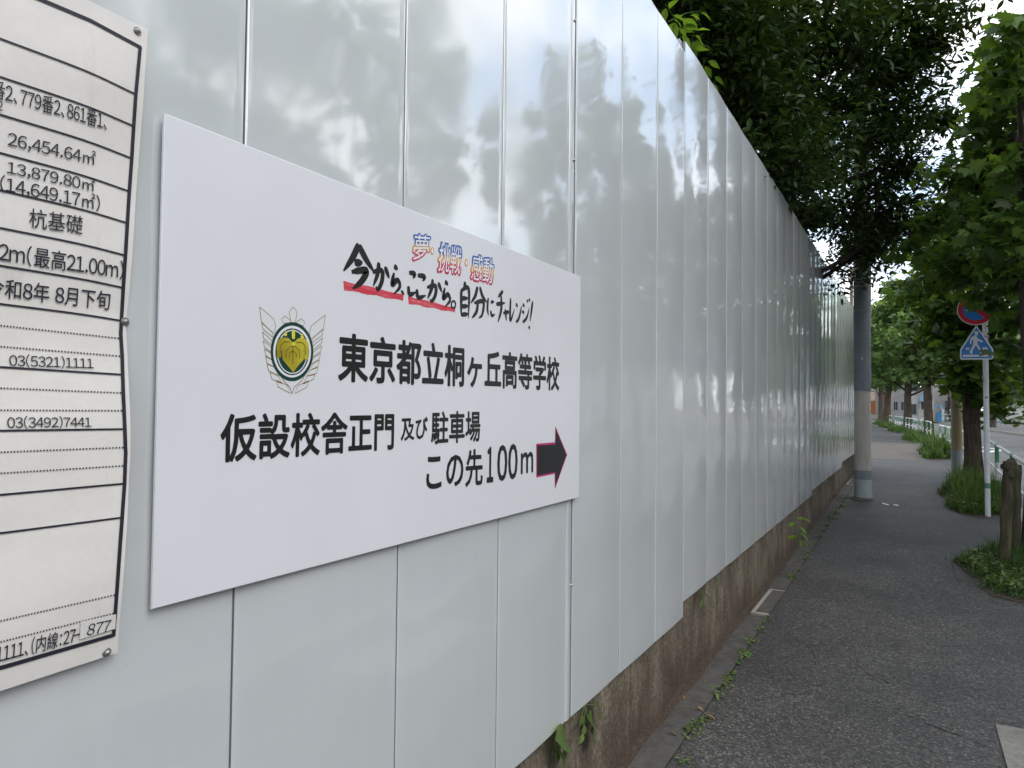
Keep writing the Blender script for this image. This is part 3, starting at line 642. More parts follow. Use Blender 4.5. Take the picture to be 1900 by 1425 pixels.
TX = [('番2、779番2、861番1、', (-16, 147), (-16, 182), (197, 211), (197, 243), .004), ('26,454.64㎡', (13.5, 241.5), (13.5, 273), (176, 281), (176, 310), .004),
 ('13,879.80㎡', (12, 296), (12, 324), (175, 331), (175, 359), .004), ('(14,649.17㎡)', (-1, 323), (-1, 356), (184, 362), (184, 394), .004),
 ('杭基礎', (53, 386), (53, 422), (152, 401), (152, 436), .004), ('2m（最高21.00m）', (-3, 447), (-3, 486), (228, 484), (228, 520), .006),
 ('令和8年 8月下旬', (-27, 513), (-27, 549), (203, 541), (203, 576), .007), ('03(5321)1111', (16, 655.5), (16, 681), (172, 663), (172, 685.5), .003),
 ('03(3492)7441', (12, 771), (12, 796.5), (168, 772), (168, 793.5), .003), ('1111、(内線：27-', (-8, 1197), (-8, 1232), (150, 1160), (150, 1190), .004)]
for body, a, b_, c, d, bo in TX: put_text(sh, body, a, b_, c, d, bo, INKP, poster, .0022)
put_text(sh, '2', (-6, 187), (-6, 205), (4, 189), (4, 206), .004, INKP, poster, .0022)
m = MB(); q = [(148, 1153), (213.5, 1139), (212, 1166), (146, 1186)]
vs = []
for i in range(9):
    for tt in (0, 1):
        a = (q[0][0]+(q[1][0]-q[0][0])*i/8, q[0][1]+(q[1][1]-q[0][1])*i/8) if tt else (q[3][0]+(q[2][0]-q[3][0])*i/8, q[3][1]+(q[2][1]-q[3][1])*i/8)
        x, z = sh.w(*a); vs.append((x, sh.y(x, z, .0030), z))
m.add(vs, [(2*i, 2*i+2, 2*i+3, 2*i+1) for i in range(8)]); m.build('paper_sticker', STICK, poster)
put_text(sh, '877', (160, 1158), (160, 1178.5), (203, 1149), (203, 1170), .0, INKP, poster, .0040, .12)
for (px, py) in ((254.5, 58), (232, 597), (198, 1210.5)):
    x, z = sh.w(px, py); y = sh.y(x, z); m = MB()
    m.tube([(x, y-.0005, z), (x, y-.002, z)], [.0075, .0065], 14); m.tube([(x, y-.002, z), (x, y-.0045, z), (x, y-.0065, z)], [.0048, .0044, .002], 12); m.build('screw', STEEL, poster)

# ------------------------------------------------------------------ foliage helpers
def leaf_tpl(kind):
    if kind == 'oval':
        V = [(0, 0, 0), (.16, .28, .03), (.2, .55, .04), (.12, .82, .0), (0, 1.08, -.07), (-.12, .82, .0), (-.2, .55, .04), (-.16, .28, .03), (0, .5, -.02)]
        F = [(0, 1, 8), (1, 2, 8), (2, 3, 8), (3, 4, 8), (4, 5, 8), (5, 6, 8), (6, 7, 8), (7, 0, 8)]
    elif kind == 'oval4':
        V = [(0, 0, 0), (.21, .45, .04), (0, 1.0, -.05), (-.21, .45, .04), (0, .45, -.02)]; F = [(0, 1, 4), (1, 2, 4), (2, 3, 4), (3, 0, 4)]
    elif kind == 'maple':
        a = [(0, 0), (.12, .1), (.42, -.02), (.36, .2), (.62, .36), (.40, .42), (.44, .68), (.2, .56), (.13, .72), (0, 1.08), (-.13, .72), (-.2, .56), (-.44, .68), (-.40, .42), (-.62, .36), (-.36, .2), (-.42, -.02), (-.12, .1)]
        V = [(x, y, -.10*(x*x)-.08*y*y) for x, y in a]+[(0, .35, .0)]; n = len(a); F = [(i, (i+1) % n, n) for i in range(n)]
    else:
        a = [(0, 0), (.5, .05), (.34, .4), (.42, .7), (0, 1.05), (-.42, .7), (-.34, .4), (-.5, .05)]
        V = [(x, y, -.12*x*x) for x, y in a]+[(0, .38, .03)]; n = len(a); F = [(i, (i+1) % n, n) for i in range(n)]
    return np.array(V, float), np.array(F)
def leaves(P, size, kind, droop=.3, spread=1.0, sd_=.25, up=None):
    """P (n,3) leaf positions"""
    n = len(P); V, F = leaf_tpl(kind)
    az = rng.uniform(0, 2*PI, n); tilt = rng.normal(droop, .38*spread, n); roll = rng.normal(0, .5*spread, n)
    d = np.stack([np.cos(az)*np.cos(tilt), np.sin(az)*np.cos(tilt), -np.sin(tilt)], -1)
    s = np.stack([-np.sin(az), np.cos(az), np.zeros(n)], -1); u = np.cross(s, d)
    s2 = s*np.cos(roll)[:, None]+u*np.sin(roll)[:, None]; u2 = -s*np.sin(roll)[:, None]+u*np.cos(roll)[:, None]
    sz = size*np.clip(rng.normal(1, sd_, n), .45, 1.6)
    W_ = P[:, None, :]+sz[:, None, None]*(V[None, :, 0:1]*s2[:, None, :]+V[None, :, 1:2]*d[:, None, :]-V[None, :, 2:3]*u2[:, None, :])
    Fa = (F[None]+(np.arange(n)*len(V))[:, None, None]).reshape(-1, 3)
    return W_.reshape(-1, 3), Fa
def clumps_in(c, r, n, seed, shell=.35, zmin=None, flat=.75):
    rg = np.random.default_rng(seed); out = []
    while len(out) < n:
        p = rg.normal(0, 1, 3); p /= np.linalg.norm(p); p *= (shell+(1-shell)*rg.random())**.6
        q = np.array(c)+p*np.array(r)
        if zmin is not None and q[2] < zmin: continue
        out.append(q)
    return np.array(out)
def cloud(centres, per, rad, seed, flat=.6):
    rg = np.random.default_rng(seed); k = len(centres)
    rads = rad*rg.uniform(.55, 1.35, k); cnt = (per*rg.uniform(.5, 1.4, k)).astype(int)
    out = []
    for c, r, n in zip(centres, rads, cnt):
        p = rg.normal(0, .5, (n, 3)); out.append(c+p*np.array([r, r, r*flat]))
    return np.concatenate(out)
def tree(name, base, trunk_h, r0, crown, label, group=None, leafm=LF_FAR, kind='star', size=.14, per=120, rad=.5, ncl=80, zmin=None, seed=1, bark=BARK, extra=None, top=None, droop=.3, nb=14, lean=(0, 0), jit=.05, tpts=18, extra_only=False):
    root = empty(name, tuple(base), label, 'tree', group); b = np.array(base, float)
    c, r = crown; cl = clumps_in(c, r, ncl, seed, zmin=zmin)
    if extra is not None: cl = np.concatenate([cl, extra]) if not extra_only else np.array(extra)
    rg = random.Random(seed); m = MB(); top = top or trunk_h
    pts = []; rad_ = []
    k = tpts
    for i in range(k+1):
        t_ = i/k; pts.append(b+np.array([lean[0]*t_+.03*math.sin(5*t_+seed), lean[1]*t_+.03*math.sin(4*t_+2*seed), -.05+top*t_]))
        fl = 1+.45*math.exp(-t_*top/.18); rad_.append(r0*fl*(1-.35*t_)*(1+.04*math.sin(9*t_+seed)))
    m.tube(pts, rad_, 20 if r0 > .1 else 12, jitter=jit); m.build('trunk', bark, root)
    tt = pts[-1]; order = sorted(range(len(cl)), key=lambda i: rg.random())[:nb]
    for i in order:
        m = MB(); q = cl[i]; st = pts[int(k*rg.uniform(.55, 1.0))]; mid = (st+q)/2+np.array([0, 0, -.12*np.linalg.norm(q-st)])
        ln = smooth_line([st, mid, q], 5); m.tube(ln, [r0*.34*(1-.85*j/(len(ln)-1))+.006 for j in range(len(ln))], 6, caps=False)
        m.build('branch', bark, root)
    V, F = leaves(cloud(cl, per, rad, seed+5), size, kind, droop)
    np_mesh('crown', V, F, leafm, root)
    return root

# ------------------------------------------------------------------ poles
def mottled(name, a, b, sc=6, rough=.8, stretch=.2):
    m = mat(name, a, rough, .3); v = coords(m, (1, 1, stretch), obj=False); v2 = coords(m, obj=False)
    c = ramp(m, noise(m, v, sc, 6, .65), [(.3, a), (.7, b)]); c = mix(m, c, ramp(m, noise(m, v2, 40, 4, .7), [(.3, g3(.85)), (.7, g3(1.1))]), .8, 'MULTIPLY')
    setc(m, c); bump(m, noise(m, v2, 70, 4), .25, .004); return m
PCONC = mottled('pole_concrete', (.34, .325, .295), (.46, .44, .41), 9); SLEEVE = mottled('blue_grey_sheet', (.14, .165, .19), (.20, .23, .26), 5, .6, .5)
SLEEVE2 = mottled('pale_blue_grey_paint', (.24, .28, .31), (.36, .40, .42), 7, .6, .4)
P = atG(1601.5, 926); px0, py0 = P[0], P[1]; zb = gz(px0)
def zat(y, X): return atX(1601, y, X)[2]
up = empty('utility_pole', (px0, py0, zb), 'grey concrete utility pole with blue-grey wrap standing on the path beside the hoarding', 'utility pole')
rP = .124
m = MB(); m.tube([(px0, py0, zb-.1), (px0-.01, py0+.01, zb+4), (px0-.02, py0+.02, zb+9.5)], [rP, rP*.90, rP*.78], 28); m.build('shaft', PCONC, up)
z1 = zat(725, px0); m = MB(); m.tube([(px0-.004, py0+.004, z1), (px0-.01, py0+.01, z1+2.6)], [rP+.004, rP-.004], 28); m.build('upper_sleeve', SLEEVE, up)
z1, z2 = zat(889, px0), zat(872, px0); m = MB(); m.tube([(px0, py0, z1), (px0, py0, z2)], [rP+.004]*2, 28); m.build('dark_band', SLEEVE, up)
m = MB(); m.tube([(px0, py0, zb-.02), (px0, py0, z1)], [rP+.006]*2, 28); m.build('base_sleeve', SLEEVE2, up)
m = MB(); m.box(px0-rP-.012, px0-rP, py0-.01, py0+.01, zat(668, px0), zat(664, px0)); m.build('bolt', STEEL, up)
for zz in (3.4, 5.1, 6.6):
    m = MB(); m.tube([(px0-.01, py0+.01, zb+zz), (px0-.01, py0+.01, zb+zz+.03)], [rP+.006]*2, 24); m.build('steel_band', STEEL, up)
A = atX(1597, 576, px0-rP); m = MB(); m.tube([(px0-.008, py0+.008, A[2]), (px0-.008, py0+.008, A[2]+.008)], [rP+.006]*2, 28); m.build('tie_wire', STEEL, up)
cq = atX(1615.2, 560, px0); m = MB(); m.tube([(px0+.02, cq[1], atX(1615, 604, px0)[2]), (px0+.02, cq[1], zb+7)], .009, 8); m.build('conduit', PANEL, up)

# soil at its foot
DIRTM = DIRT
m = MB(); m.smooth = True; k = 26; ring1 = [(px0+(rP+.05+.06*random.random())*math.cos(2*PI*i/k)-.02, py0+(rP+.04+.09*random.random()*(1 if i in range(4, 16) else .2))*math.sin(2*PI*i/k), gz(px0)+.004) for i in range(k)]
ring0 = [(px0+rP*math.cos(2*PI*i/k), py0+rP*math.sin(2*PI*i/k), gz(px0)+.035) for i in range(k)]
m.add(ring1+ring0, [(i, (i+1) % k, (i+1) % k+k, i+k) for i in range(k)]); m.build('soil_heap', CONC_DK, kind='stuff', label='dark soil and crumbs heaped at the foot of the utility pole')

YEL = mottled('beige_pole_sheet', (.30, .25, .15), (.37, .32, .20), 4); 
P = atG(1776, 881); yx, yy = P[0], P[1]; zb = gz(yx)
yp = empty('beige_pole', (yx, yy, zb), 'beige wrapped pole with blue-grey foot behind the big tree trunk', 'pole')
zj = atX(1776, 836, yx)[2]; ytop = atX(1776, 640, yx)[2]
m = MB(); m.tube([(yx, yy, zj), (yx-.01, yy+.02, ytop)], [.104, .100], 24); m.build('beige_sleeve', YEL, yp)
m = MB(); m.tube([(yx, yy, zb-.05), (yx, yy, zj+.01)], [.106, .106], 24); m.build('foot_sleeve', SLEEVE2, yp)
zr = atX(1776, 755, yx)[2]; m = MB(); m.tube([(yx, yy, zr-.012), (yx, yy, zr+.012)], [.110]*2, 24); m.build('dark_strap', SLEEVE, yp)
m = MB(); m.tube([(yx-.01, yy+.02, ytop), (yx-.02, yy+.04, ytop+4)], [.095, .085], 20); m.build('shaft', PCONC, yp)

# sign pole with two road signs
WP = mottled('white_pole_paint', (.66, .69, .71), (.78, .80, .81), 8, .4, .15)
P = atG(1833, 958); sx_, sy2 = P[0], P[1]; zb = gz(sx_)
TP = atX(1827, 560, sx_)
spole = empty('road_sign', (sx_, sy2, zb), 'white pole with a round blue and red sign above a pedestrian crossing sign', 'road sign')
lerp = lambda a, b_, t_: tuple(a[i]+(b_[i]-a[i])*t_ for i in range(3))
b0 = (sx_, sy2, zb-.05); b1 = (sx_, TP[1], 3.55)
m = MB(); m.tube([b0, b1], .034, 18); m.tube([b1, (b1[0], b1[1], b1[2]+.02)], [.036, .02], 14); m.build('pole', WP, spole)
z1, z2 = atX(1833, 906, sx_)[2], atX(1833, 896, sx_)[2]
def on_pole(z): t_ = (z-b0[2])/(b1[2]-b0[2]); return lerp(b0, b1, t_)
GRB = mat('green_band', (.12, .27, .19), .5)
m = MB(); m.tube([on_pole(z1), on_pole(z2)], .0353, 18); m.build('green_band', GRB, spole)
SBLUE = mat('sign_blue', (.02, .22, .62), .35); SRED = mat('sign_red', (.62, .02, .045), .35); SWHT = mat('sign_white', (.78, .80, .84), .4); SBACK = mat('sign_edge_grey', (.35, .36, .38), .5)
SX = sx_-.052
def sp(pts): return [(atX(x, y, SX)[1], atX(x, y, SX)[2]) for x, y in pts]
def plate(name, pts2, mt, parent, x0, th=.004):
    m = MB(); m.prism(pts2, lambda a, b_: (x0, a, b_), lambda a, b_: (x0+th, a, b_)); return m.build(name, mt, parent)
# crossing sign: measured on an enlarged view (scale 11.875, origin 1780,560)
def sg(pts): return sp([(1780+a/11.875, 560+b_/11.875) for a, b_ in pts])
out = [(358, 535), (375, 530), (395, 540), (740, 1035), (748, 1060), (745, 1240), (725, 1270), (50, 1275), (25, 1262), (15, 1240), (17, 1070), (25, 1040)]
tri = plate('crossing_plate', sg(out), SWHT, spole, SX, .004)
inn = [(372, 565), (385, 572), (710, 1045), (718, 1070), (714, 1228), (700, 1243), (62, 1247), (48, 1235), (46, 1080), (55, 1050)]
def flat(name, pts2, mt, parent, x):
    m = MB(); m.add([(x, a, b_) for a, b_ in pts2], [tuple(range(len(pts2)))]); return m.build(name, mt, parent)
flat('blue_field', sg(inn), SBLUE, tri, SX-.0010)
man = [(318, 672), (345, 652), (385, 645), (418, 668), (412, 700), (398, 735), (380, 745), (395, 790), (440, 825), (515, 868), (520, 885), (480, 890), (400, 850), (398, 930), (440, 985), (490, 1110), (535, 1122), (530, 1138), (470, 1148), (455, 1125), (405, 1010), (365, 955), (330, 1010), (285, 1110), (300, 1150), (265, 1148), (225, 1120), (228, 1100), (300, 960), (308, 850), (280, 830), (262, 915), (245, 935), (235, 915), (240, 830), (265, 785), (335, 740), (345, 725), (345, 700)]
flat('walking_figure', sg(man), SWHT, tri, SX-.0020)
flat('crossing_bar', sg([(80, 1168), (680, 1162), (690, 1208), (75, 1215)]), SWHT, tri, SX-.0020)
flat('crossing_bar', sg([(150, 1012), (230, 1012), (218, 1052), (140, 1055)]), SWHT, tri, SX-.0020); flat('crossing_bar', sg([(505, 1008), (615, 1005), (630, 1048), (520, 1052)]), SWHT, tri, SX-.0020)
cc = sp([(1811.4, 573.2)])[0]; rr_ = .228
circ = lambda r, n=48: [(cc[0]+r*math.cos(2*PI*i/n), cc[1]+r*math.sin(2*PI*i/n)) for i in range(n)]
dsk = plate('round_plate', circ(rr_), SWHT, spole, SX-.001, .004)
flat('red_ring', circ(rr_*.955), SRED, dsk, SX-.0020); flat('blue_disc', circ(rr_*.70), SBLUE, dsk, SX-.0028)
q = rr_*.70/math.sqrt(2); h = .019
flat('red_slash', [(cc[0]+q+h, cc[1]+q-h), (cc[0]+q-h, cc[1]+q+h), (cc[0]-q-h, cc[1]-q+h), (cc[0]-q+h, cc[1]-q-h)], SRED, dsk, SX-.0036)
for zz in (cc[1]+.08, cc[1]-.08, sp([(1812, 625)])[0][1], sp([(1812, 655)])[0][1]):
    qy = on_pole(zz)[1]; m = MB(); m.box(SX+.003, sx_+.036, qy-.045, qy+.045, zz-.012, zz+.012); m.build('bracket', SBACK, spole)
for (a, b_, c, d, mt) in ((1822, 695.5, 1824.8, 704.5, INK), (1828, 736.2, 1832.5, 738.6, INK)):
    A = atX(a, b_, sx_-.036); B = atX(c, d, sx_-.036); m = MB(); m.box(sx_-.037, sx_-.030, min(A[1], B[1]), max(A[1], B[1]), min(A[2], B[2]), max(A[2], B[2])); m.build('small_sticker', mt, spole)
A = atX(1822.5, 696.8, sx_-.038); B = atX(1824.2, 703.2, sx_-.038); m = MB(); m.box(sx_-.0385, sx_-.0372, B[1], A[1], B[2], A[2]); m.build('sticker_face', STICK, spole)
A = atX(1823, 706, sx_-.036); m = MB(); m.box(sx_-.0365, sx_-.032, A[1]-.022, A[1], A[2]-.018, A[2]); m.build('small_sticker', DRY, spole)

# ------------------------------------------------------------------ guard rails
GRN = mottled('green_rail_paint', (.07, .22, .12), (.11, .30, .17), 20, .45, 1); WHT = mottled('white_rail_paint', (.56, .58, .57), (.70, .71, .70), 12, .4, .4)
def guard_rail(posts, label, elbow0=True, elbow1=True, lower_ext=0.0, lower_ext1=0.0):
    """posts: list of (x, y)"""
    root = empty('guard_rail', (posts[0][0], posts[0][1], gz(posts[0][0])), label, 'guard rail', 'pipe guard rails between sidewalk and road')
    H = .84
    for i, (x, y) in enumerate(posts):
        z = gz(x); m = MB()
        m.mi = 0; m.tube([(x, y, z-.05), (x, y, z+.27)], .031, 12); m.mi = 1; m.tube([(x, y, z+.27), (x, y, z+.56)], .031, 12); m.mi = 0
        end = (i == 0 and elbow0) or (i == len(posts)-1 and elbow1)
        m.tube([(x, y, z+.56), (x, y, z+H-(.06 if end else 0))], .031, 12); m.build('post', [GRN, WHT], root)
    p3 = [np.array((x, y, gz(x)+H)) for x, y in posts]; line = []
    if elbow0: d = (p3[1]-p3[0]); d /= np.linalg.norm(d); line += [p3[0]+np.array([0, 0, -.10]), p3[0]+np.array([0, 0, -.03])+d*.012, p3[0]+d*.04, p3[0]+d*.10]
    else: line.append(p3[0])
    line += p3[1:-1]
    if elbow1: d = (p3[-2]-p3[-1]); d /= np.linalg.norm(d); line += [p3[-1]+d*.10, p3[-1]+d*.04, p3[-1]+np.array([0, 0, -.03])+d*.012, p3[-1]+np.array([0, 0, -.10])]
    else: line.append(p3[-1])
    m = MB(); m.tube(line, .025, 12); m.build('top_rail', WHT, root)
    for i, p_ in enumerate(p3):
        m = MB(); nb_ = p3[min(i+1, len(p3)-1)]-p3[max(0, i-1)]; nb_ /= np.linalg.norm(nb_)
        a = p_-nb_*(.0 if i == 0 else .12); b_ = p_+nb_*(.0 if i == len(p3)-1 else .12)
        if i == 0: a = p_+nb_*.05; b_ = p_+nb_*.2
        if i == len(p3)-1: a = p_-nb_*.2; b_ = p_-nb_*.05
        m.tube([a, b_], .0265, 12); m.build('green_joint', GRN, root)
    lo = [p_+np.array([0, -.0, -.40]) for p_ in p3]
    if lower_ext: d = lo[0]-lo[1]; d /= np.linalg.norm(d); lo = [lo[0]+d*lower_ext]+lo
    if lower_ext1: d = lo[-1]-lo[-2]; d /= np.linalg.norm(d); lo = lo+[lo[-1]+d*lower_ext1]
    m = MB(); m.tube(lo, .019, 10); m.build('lower_rail', WHT, root)
    return root
guard_rail([(8.85, -2.33), (10.95, -2.31), (13.0, -2.30), (15.3, -2.32)], 'nearest white and green pipe guard rail ending beside the wooden post', True, True, 2.6)
guard_rail([(18.9, -2.2), (20.9, -2.12), (23.0, -2.03), (25.2, -1.95), (27.3, -1.85)], 'white and green pipe guard rail behind the beige pole')
def rail_run(x0, n, st, label, off=-2.2):
    guard_rail([(x0+st*i, off+bend(x0+st*i)) for i in range(n)], label)
rail_run(33.5, 4, 2.0, 'white and green guard rail running to the third trunk'); rail_run(41.5, 4, 2.1, 'white and green guard rail between the two middle trunks')
rail_run(50, 4, 2.1, 'farthest white and green guard rail on this side of the road'); rail_run(60, 4, 2.1, 'white and green guard rail beyond the farthest trunk')
A = atX(1857, 789, 72); B = atX(1838, 788, 72)
guard_rail([(72, A[1]), (72, (A[1]*.35+B[1]*.65)), (72, B[1]+.9)], 'white and green guard rail across the road before the concrete wall')
A = atX(1770, 786, 84); B = atX(1748, 786, 84); guard_rail([(84, A[1]), (84, (A[1]+B[1])/2), (84, B[1])], 'white guard rail across the road beside the white-shirted person')
A = atX(1724, 783, 78); B = atX(1712, 783, 78); guard_rail([(78, A[1]), (78, B[1])], 'short white guard rail across the road by the grey gabled house')
P = atG(1699.5, 780); m = MB(); m.tube([(P[0], P[1], gz(60)-.05), (P[0], P[1], gz(60)+.75)], [.07, .05], 10); m.build('bollard', WHT, label='small white bollard on the island across the road', cat='bollard')

# ------------------------------------------------------------------ wooden tree support
Pq = atG(1862, 1062); wx, wy = Pq[0], Pq[1]; zb = gz(wx); ztop = atX(1872, 856, wx); 
sup = empty('tree_support', (wx, wy, zb), 'weathered log post with a cross log supporting the roadside tree', 'tree support')
def log(a, b_, r, name):
    n = 14; pts = [np.array(a)+(np.array(b_)-np.array(a))*i/n+np.array([.004*math.sin(i*1.1), .004*math.cos(i*1.7), 0]) for i in range(n+1)]
    m = MB(); m.tube(pts, [r*(1+.03*math.sin(i*.9)+.02*random.random()) for i in range(n+1)], 18, jitter=.02); m.f[-2:] = m.f[-2:]; m.build(name, WOOD, sup)
log((wx, wy, zb-.1), (wx, ztop[1], ztop[2]), .049, 'log_post'); log((wx+.75, wy-.17, gz(wx+.7)-.1), (wx+.75, wy-.19, ztop[2]-.08), .040, 'log_post')
Q = atX(1885, 877, wx-.10); log((wx-.12, Q[1]+.01, Q[2]), (wx+.95, wy-.16, Q[2]+.03), .045, 'cross_log')
ROPE = mat('palm_rope', (.03, .02, .014), 1)
m = MB()
for k in range(3):
    z = Q[2]+.012*k+.045; m.tube([(wx+.058*math.cos(t_*PI/6), wy-.028+.062*math.sin(t_*PI/6)-.02, z-.02+.03*math.sin(t_*PI/6+k)) for t_ in range(13)], .006, 6)
m.build('rope', ROPE, sup)

# ------------------------------------------------------------------ street trees
def ae(px, py, X): return atX(px, py, X)
# nearest one: trunk just inside the frame edge
ttx = 8.05; E0 = ae(1889, 800, ttx); ty = E0[1]-.135
exn = []
for (x, y, X) in ((1760, 330, 8.2), (1790, 300, 7.8), (1840, 380, 7.8), (1790, 420, 8.6), (1850, 470, 8.4), (1800, 490, 8.9), (1856, 520, 9.2), (1842, 562, 10.3), (1830, 552, 10.2), (1750, 480, 9.0), (1820, 548, 9.6), (1888, 590, 8.8), (1880, 200, 7.2), (1840, 230, 7.6), (1893, 645, 9.3),
                  (1720, 410, 9.2), (1700, 460, 9.6), (1875, 120, 6.8), (1890, 300, 6.9), (1885, 430, 7.3), (1895, 60, 6.0), (1735, 520, 9.8), (1890, 150, 6.2), (1850, 180, 7.4), (1830, 330, 8.0), (1770, 380, 8.8), (1845, 420, 7.3), (1895, 520, 8.3), (1868, 500, 7.6), (1815, 250, 8.0), (1780, 510, 9.2)):
    exn.append(ae(x, y, X))
tree('street_tree', (ttx, ty, gz(8)), 3, .125, ((ttx+.3, ty-.9, 4.9), (1.5, 1.3, 1.6)), 'near roadside tree with slim dark trunk behind the log support and large lobed leaves', None, LF_MAPLE, 'maple', .125, 95, .27, 34, 3.4, 21, BARKD, np.array(exn), 4.9, .5, 30)
ex1b = clumps_in((ttx+1.3, -3.45, 5.2), (1.9, 1.1, 2.1), 32, 77, zmin=3.0)  # out-of-view crown half over the road, added to dapple and shade the hoarding
V, F = leaves(cloud(ex1b, 70, .40, 78), .14, 'star', .45); np_mesh('foliage', V, F, LF_MAPLE, bpy.data.objects['street_tree'])
# second, big rough trunk
P = atG(1807, 893); ex2 = [ae(x, y, X) for x, y, X in ((1790, 680, 14.7), (1740, 500, 14.5), (1715, 470, 14.5), (1765, 560, 14.6), (1822, 700, 14.6), (1838, 660, 14.8), (1850, 720, 15.6), (1770, 640, 14.8), (1745, 610, 15), (1850, 600, 15), (1800, 620, 15.5), (1838, 745, 15.6), (1730, 570, 15), (1700, 540, 15), (1870, 650, 15.2), (1795, 700, 14.9), (1812, 712, 14.9), (1780, 700, 15.6), (1848, 690, 15.8), (1852, 760, 16))]
tree('street_tree', (P[0], P[1], gz(15)), 3, .162, ((P[0]+.6, P[1]-.5, 5.0), (2.4, 1.5, 2.2)), 'big roadside tree with rough furrowed trunk between the beige pole and the sign pole', None, LF_MAPLE, 'star', .15, 135, .42, 84, 3.3, 22, BARK, np.array(ex2), 4.2, .45, 18, jit=.05, tpts=30)
for (px, py, r0, lab, sd0, zc) in ((1723, 815, .20, 'third roadside tree with straight trunk above the clump of long blades', 31, 4.9), (1685, 800, .24, 'fourth roadside tree with forked trunk above a grassy mound', 32, 5.0), (1640, 792, .25, 'fifth roadside tree with leaning trunk beyond the utility pole', 33, 5.2)):
    P = atG(px, py); X = P[0]
    tree('street_tree', (P[0], P[1], gz(X)), 3, r0, ((X, P[1]+.2, zc+.3), (2.9, 2.8, 2.6)), lab, None, LF_FAR, 'star', .19, 130, .6, 105, 2.95, sd0, BARK, None, 4.4, .45, 10, lean=((0, 0) if sd0 < 33 else (0, -.5)))
k = 0
for X, lab in ((-15, 'roadside tree far behind the viewpoint'), (68, 'roadside tree far down the bending street'), (78, 'farthest roadside tree down the street')):
    k += 1
    tree('street_tree', (X, -2.35+bend(X)+(.2 if X < 10 else 0), gz(X)), 3, .16, ((X, -2.6+bend(X), 5.9), (2.6, 2.4, 2.2)), lab, None, LF_FAR if X > 20 else LF_MAPLE, 'star', .2 if X > 20 else .15, 110, .6, 90, 3.9, 40+k, BARK, None, 4.4, .4, 8)

# dark trees of the site leaning over the hoarding
ce = [ae(x, y, X) for x, y, X in ((1580, 500, 11), (1600, 470, 10.5), (1560, 400, 10), (1500, 400, 8.5), (1615, 440, 10), (1640, 400, 10), (1460, 360, 8), (1580, 430, 11.2), 
                                   (1602, 290, 10.8), (1604, 345, 10.9), (1600, 400, 11), (1604, 210, 10.7), (1600, 150, 10.6), (1606, 455, 11.1), (1596, 80, 10.5), (1660, 250, 9), (1640, 440, 10.6), (1670, 420, 10.4), (1660, 120, 8.8), (1700, 130, 9), (1690, 200, 9.2), (1560, 200, 8.5), (1520, 100, 8), (1560, 60, 8), (1620, 30, 8.4), (1640, 320, 9.8), (1480, 200, 7.4), (1540, 280, 8.6), (1500, 260, 8), (1440, 120, 7), (1400, 160, 6.6), (1450, 40, 7), (1380, 40, 6.4), (1620, 350, 9.5), (1680, 300, 9.5), (1700, 380, 10), (1650, 200, 9), (1600, 250, 9), (1720, 80, 9), (1690, 20, 8.5), (1750, 30, 9), (1640, 140, 8.6), (1740, 220, 10))]
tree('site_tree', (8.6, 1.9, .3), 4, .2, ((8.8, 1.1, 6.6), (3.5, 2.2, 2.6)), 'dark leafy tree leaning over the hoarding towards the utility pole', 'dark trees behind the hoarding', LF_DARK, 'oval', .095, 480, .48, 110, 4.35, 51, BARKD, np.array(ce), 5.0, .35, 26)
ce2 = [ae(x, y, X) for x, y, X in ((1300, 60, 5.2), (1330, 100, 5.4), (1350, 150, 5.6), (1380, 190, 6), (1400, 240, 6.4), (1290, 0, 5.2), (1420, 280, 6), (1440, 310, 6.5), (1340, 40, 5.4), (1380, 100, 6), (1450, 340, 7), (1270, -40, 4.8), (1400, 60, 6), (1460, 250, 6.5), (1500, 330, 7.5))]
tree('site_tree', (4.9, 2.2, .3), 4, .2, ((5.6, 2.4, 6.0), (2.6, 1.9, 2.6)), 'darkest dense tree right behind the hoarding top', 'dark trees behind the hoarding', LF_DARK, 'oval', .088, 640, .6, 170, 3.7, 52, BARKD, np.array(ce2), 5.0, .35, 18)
tree('site_tree', (13.5, 4.4, .3), 4, .2, ((13.5, 4.2, 6.8), (2.6, 2.2, 2.2)), 'loose dark tree farther inside the site', 'dark trees behind the hoarding', LF_DARK, 'oval4', .12, 200, .5, 90, 5.0, 53, BARKD, None, 5.0, .35, 8)
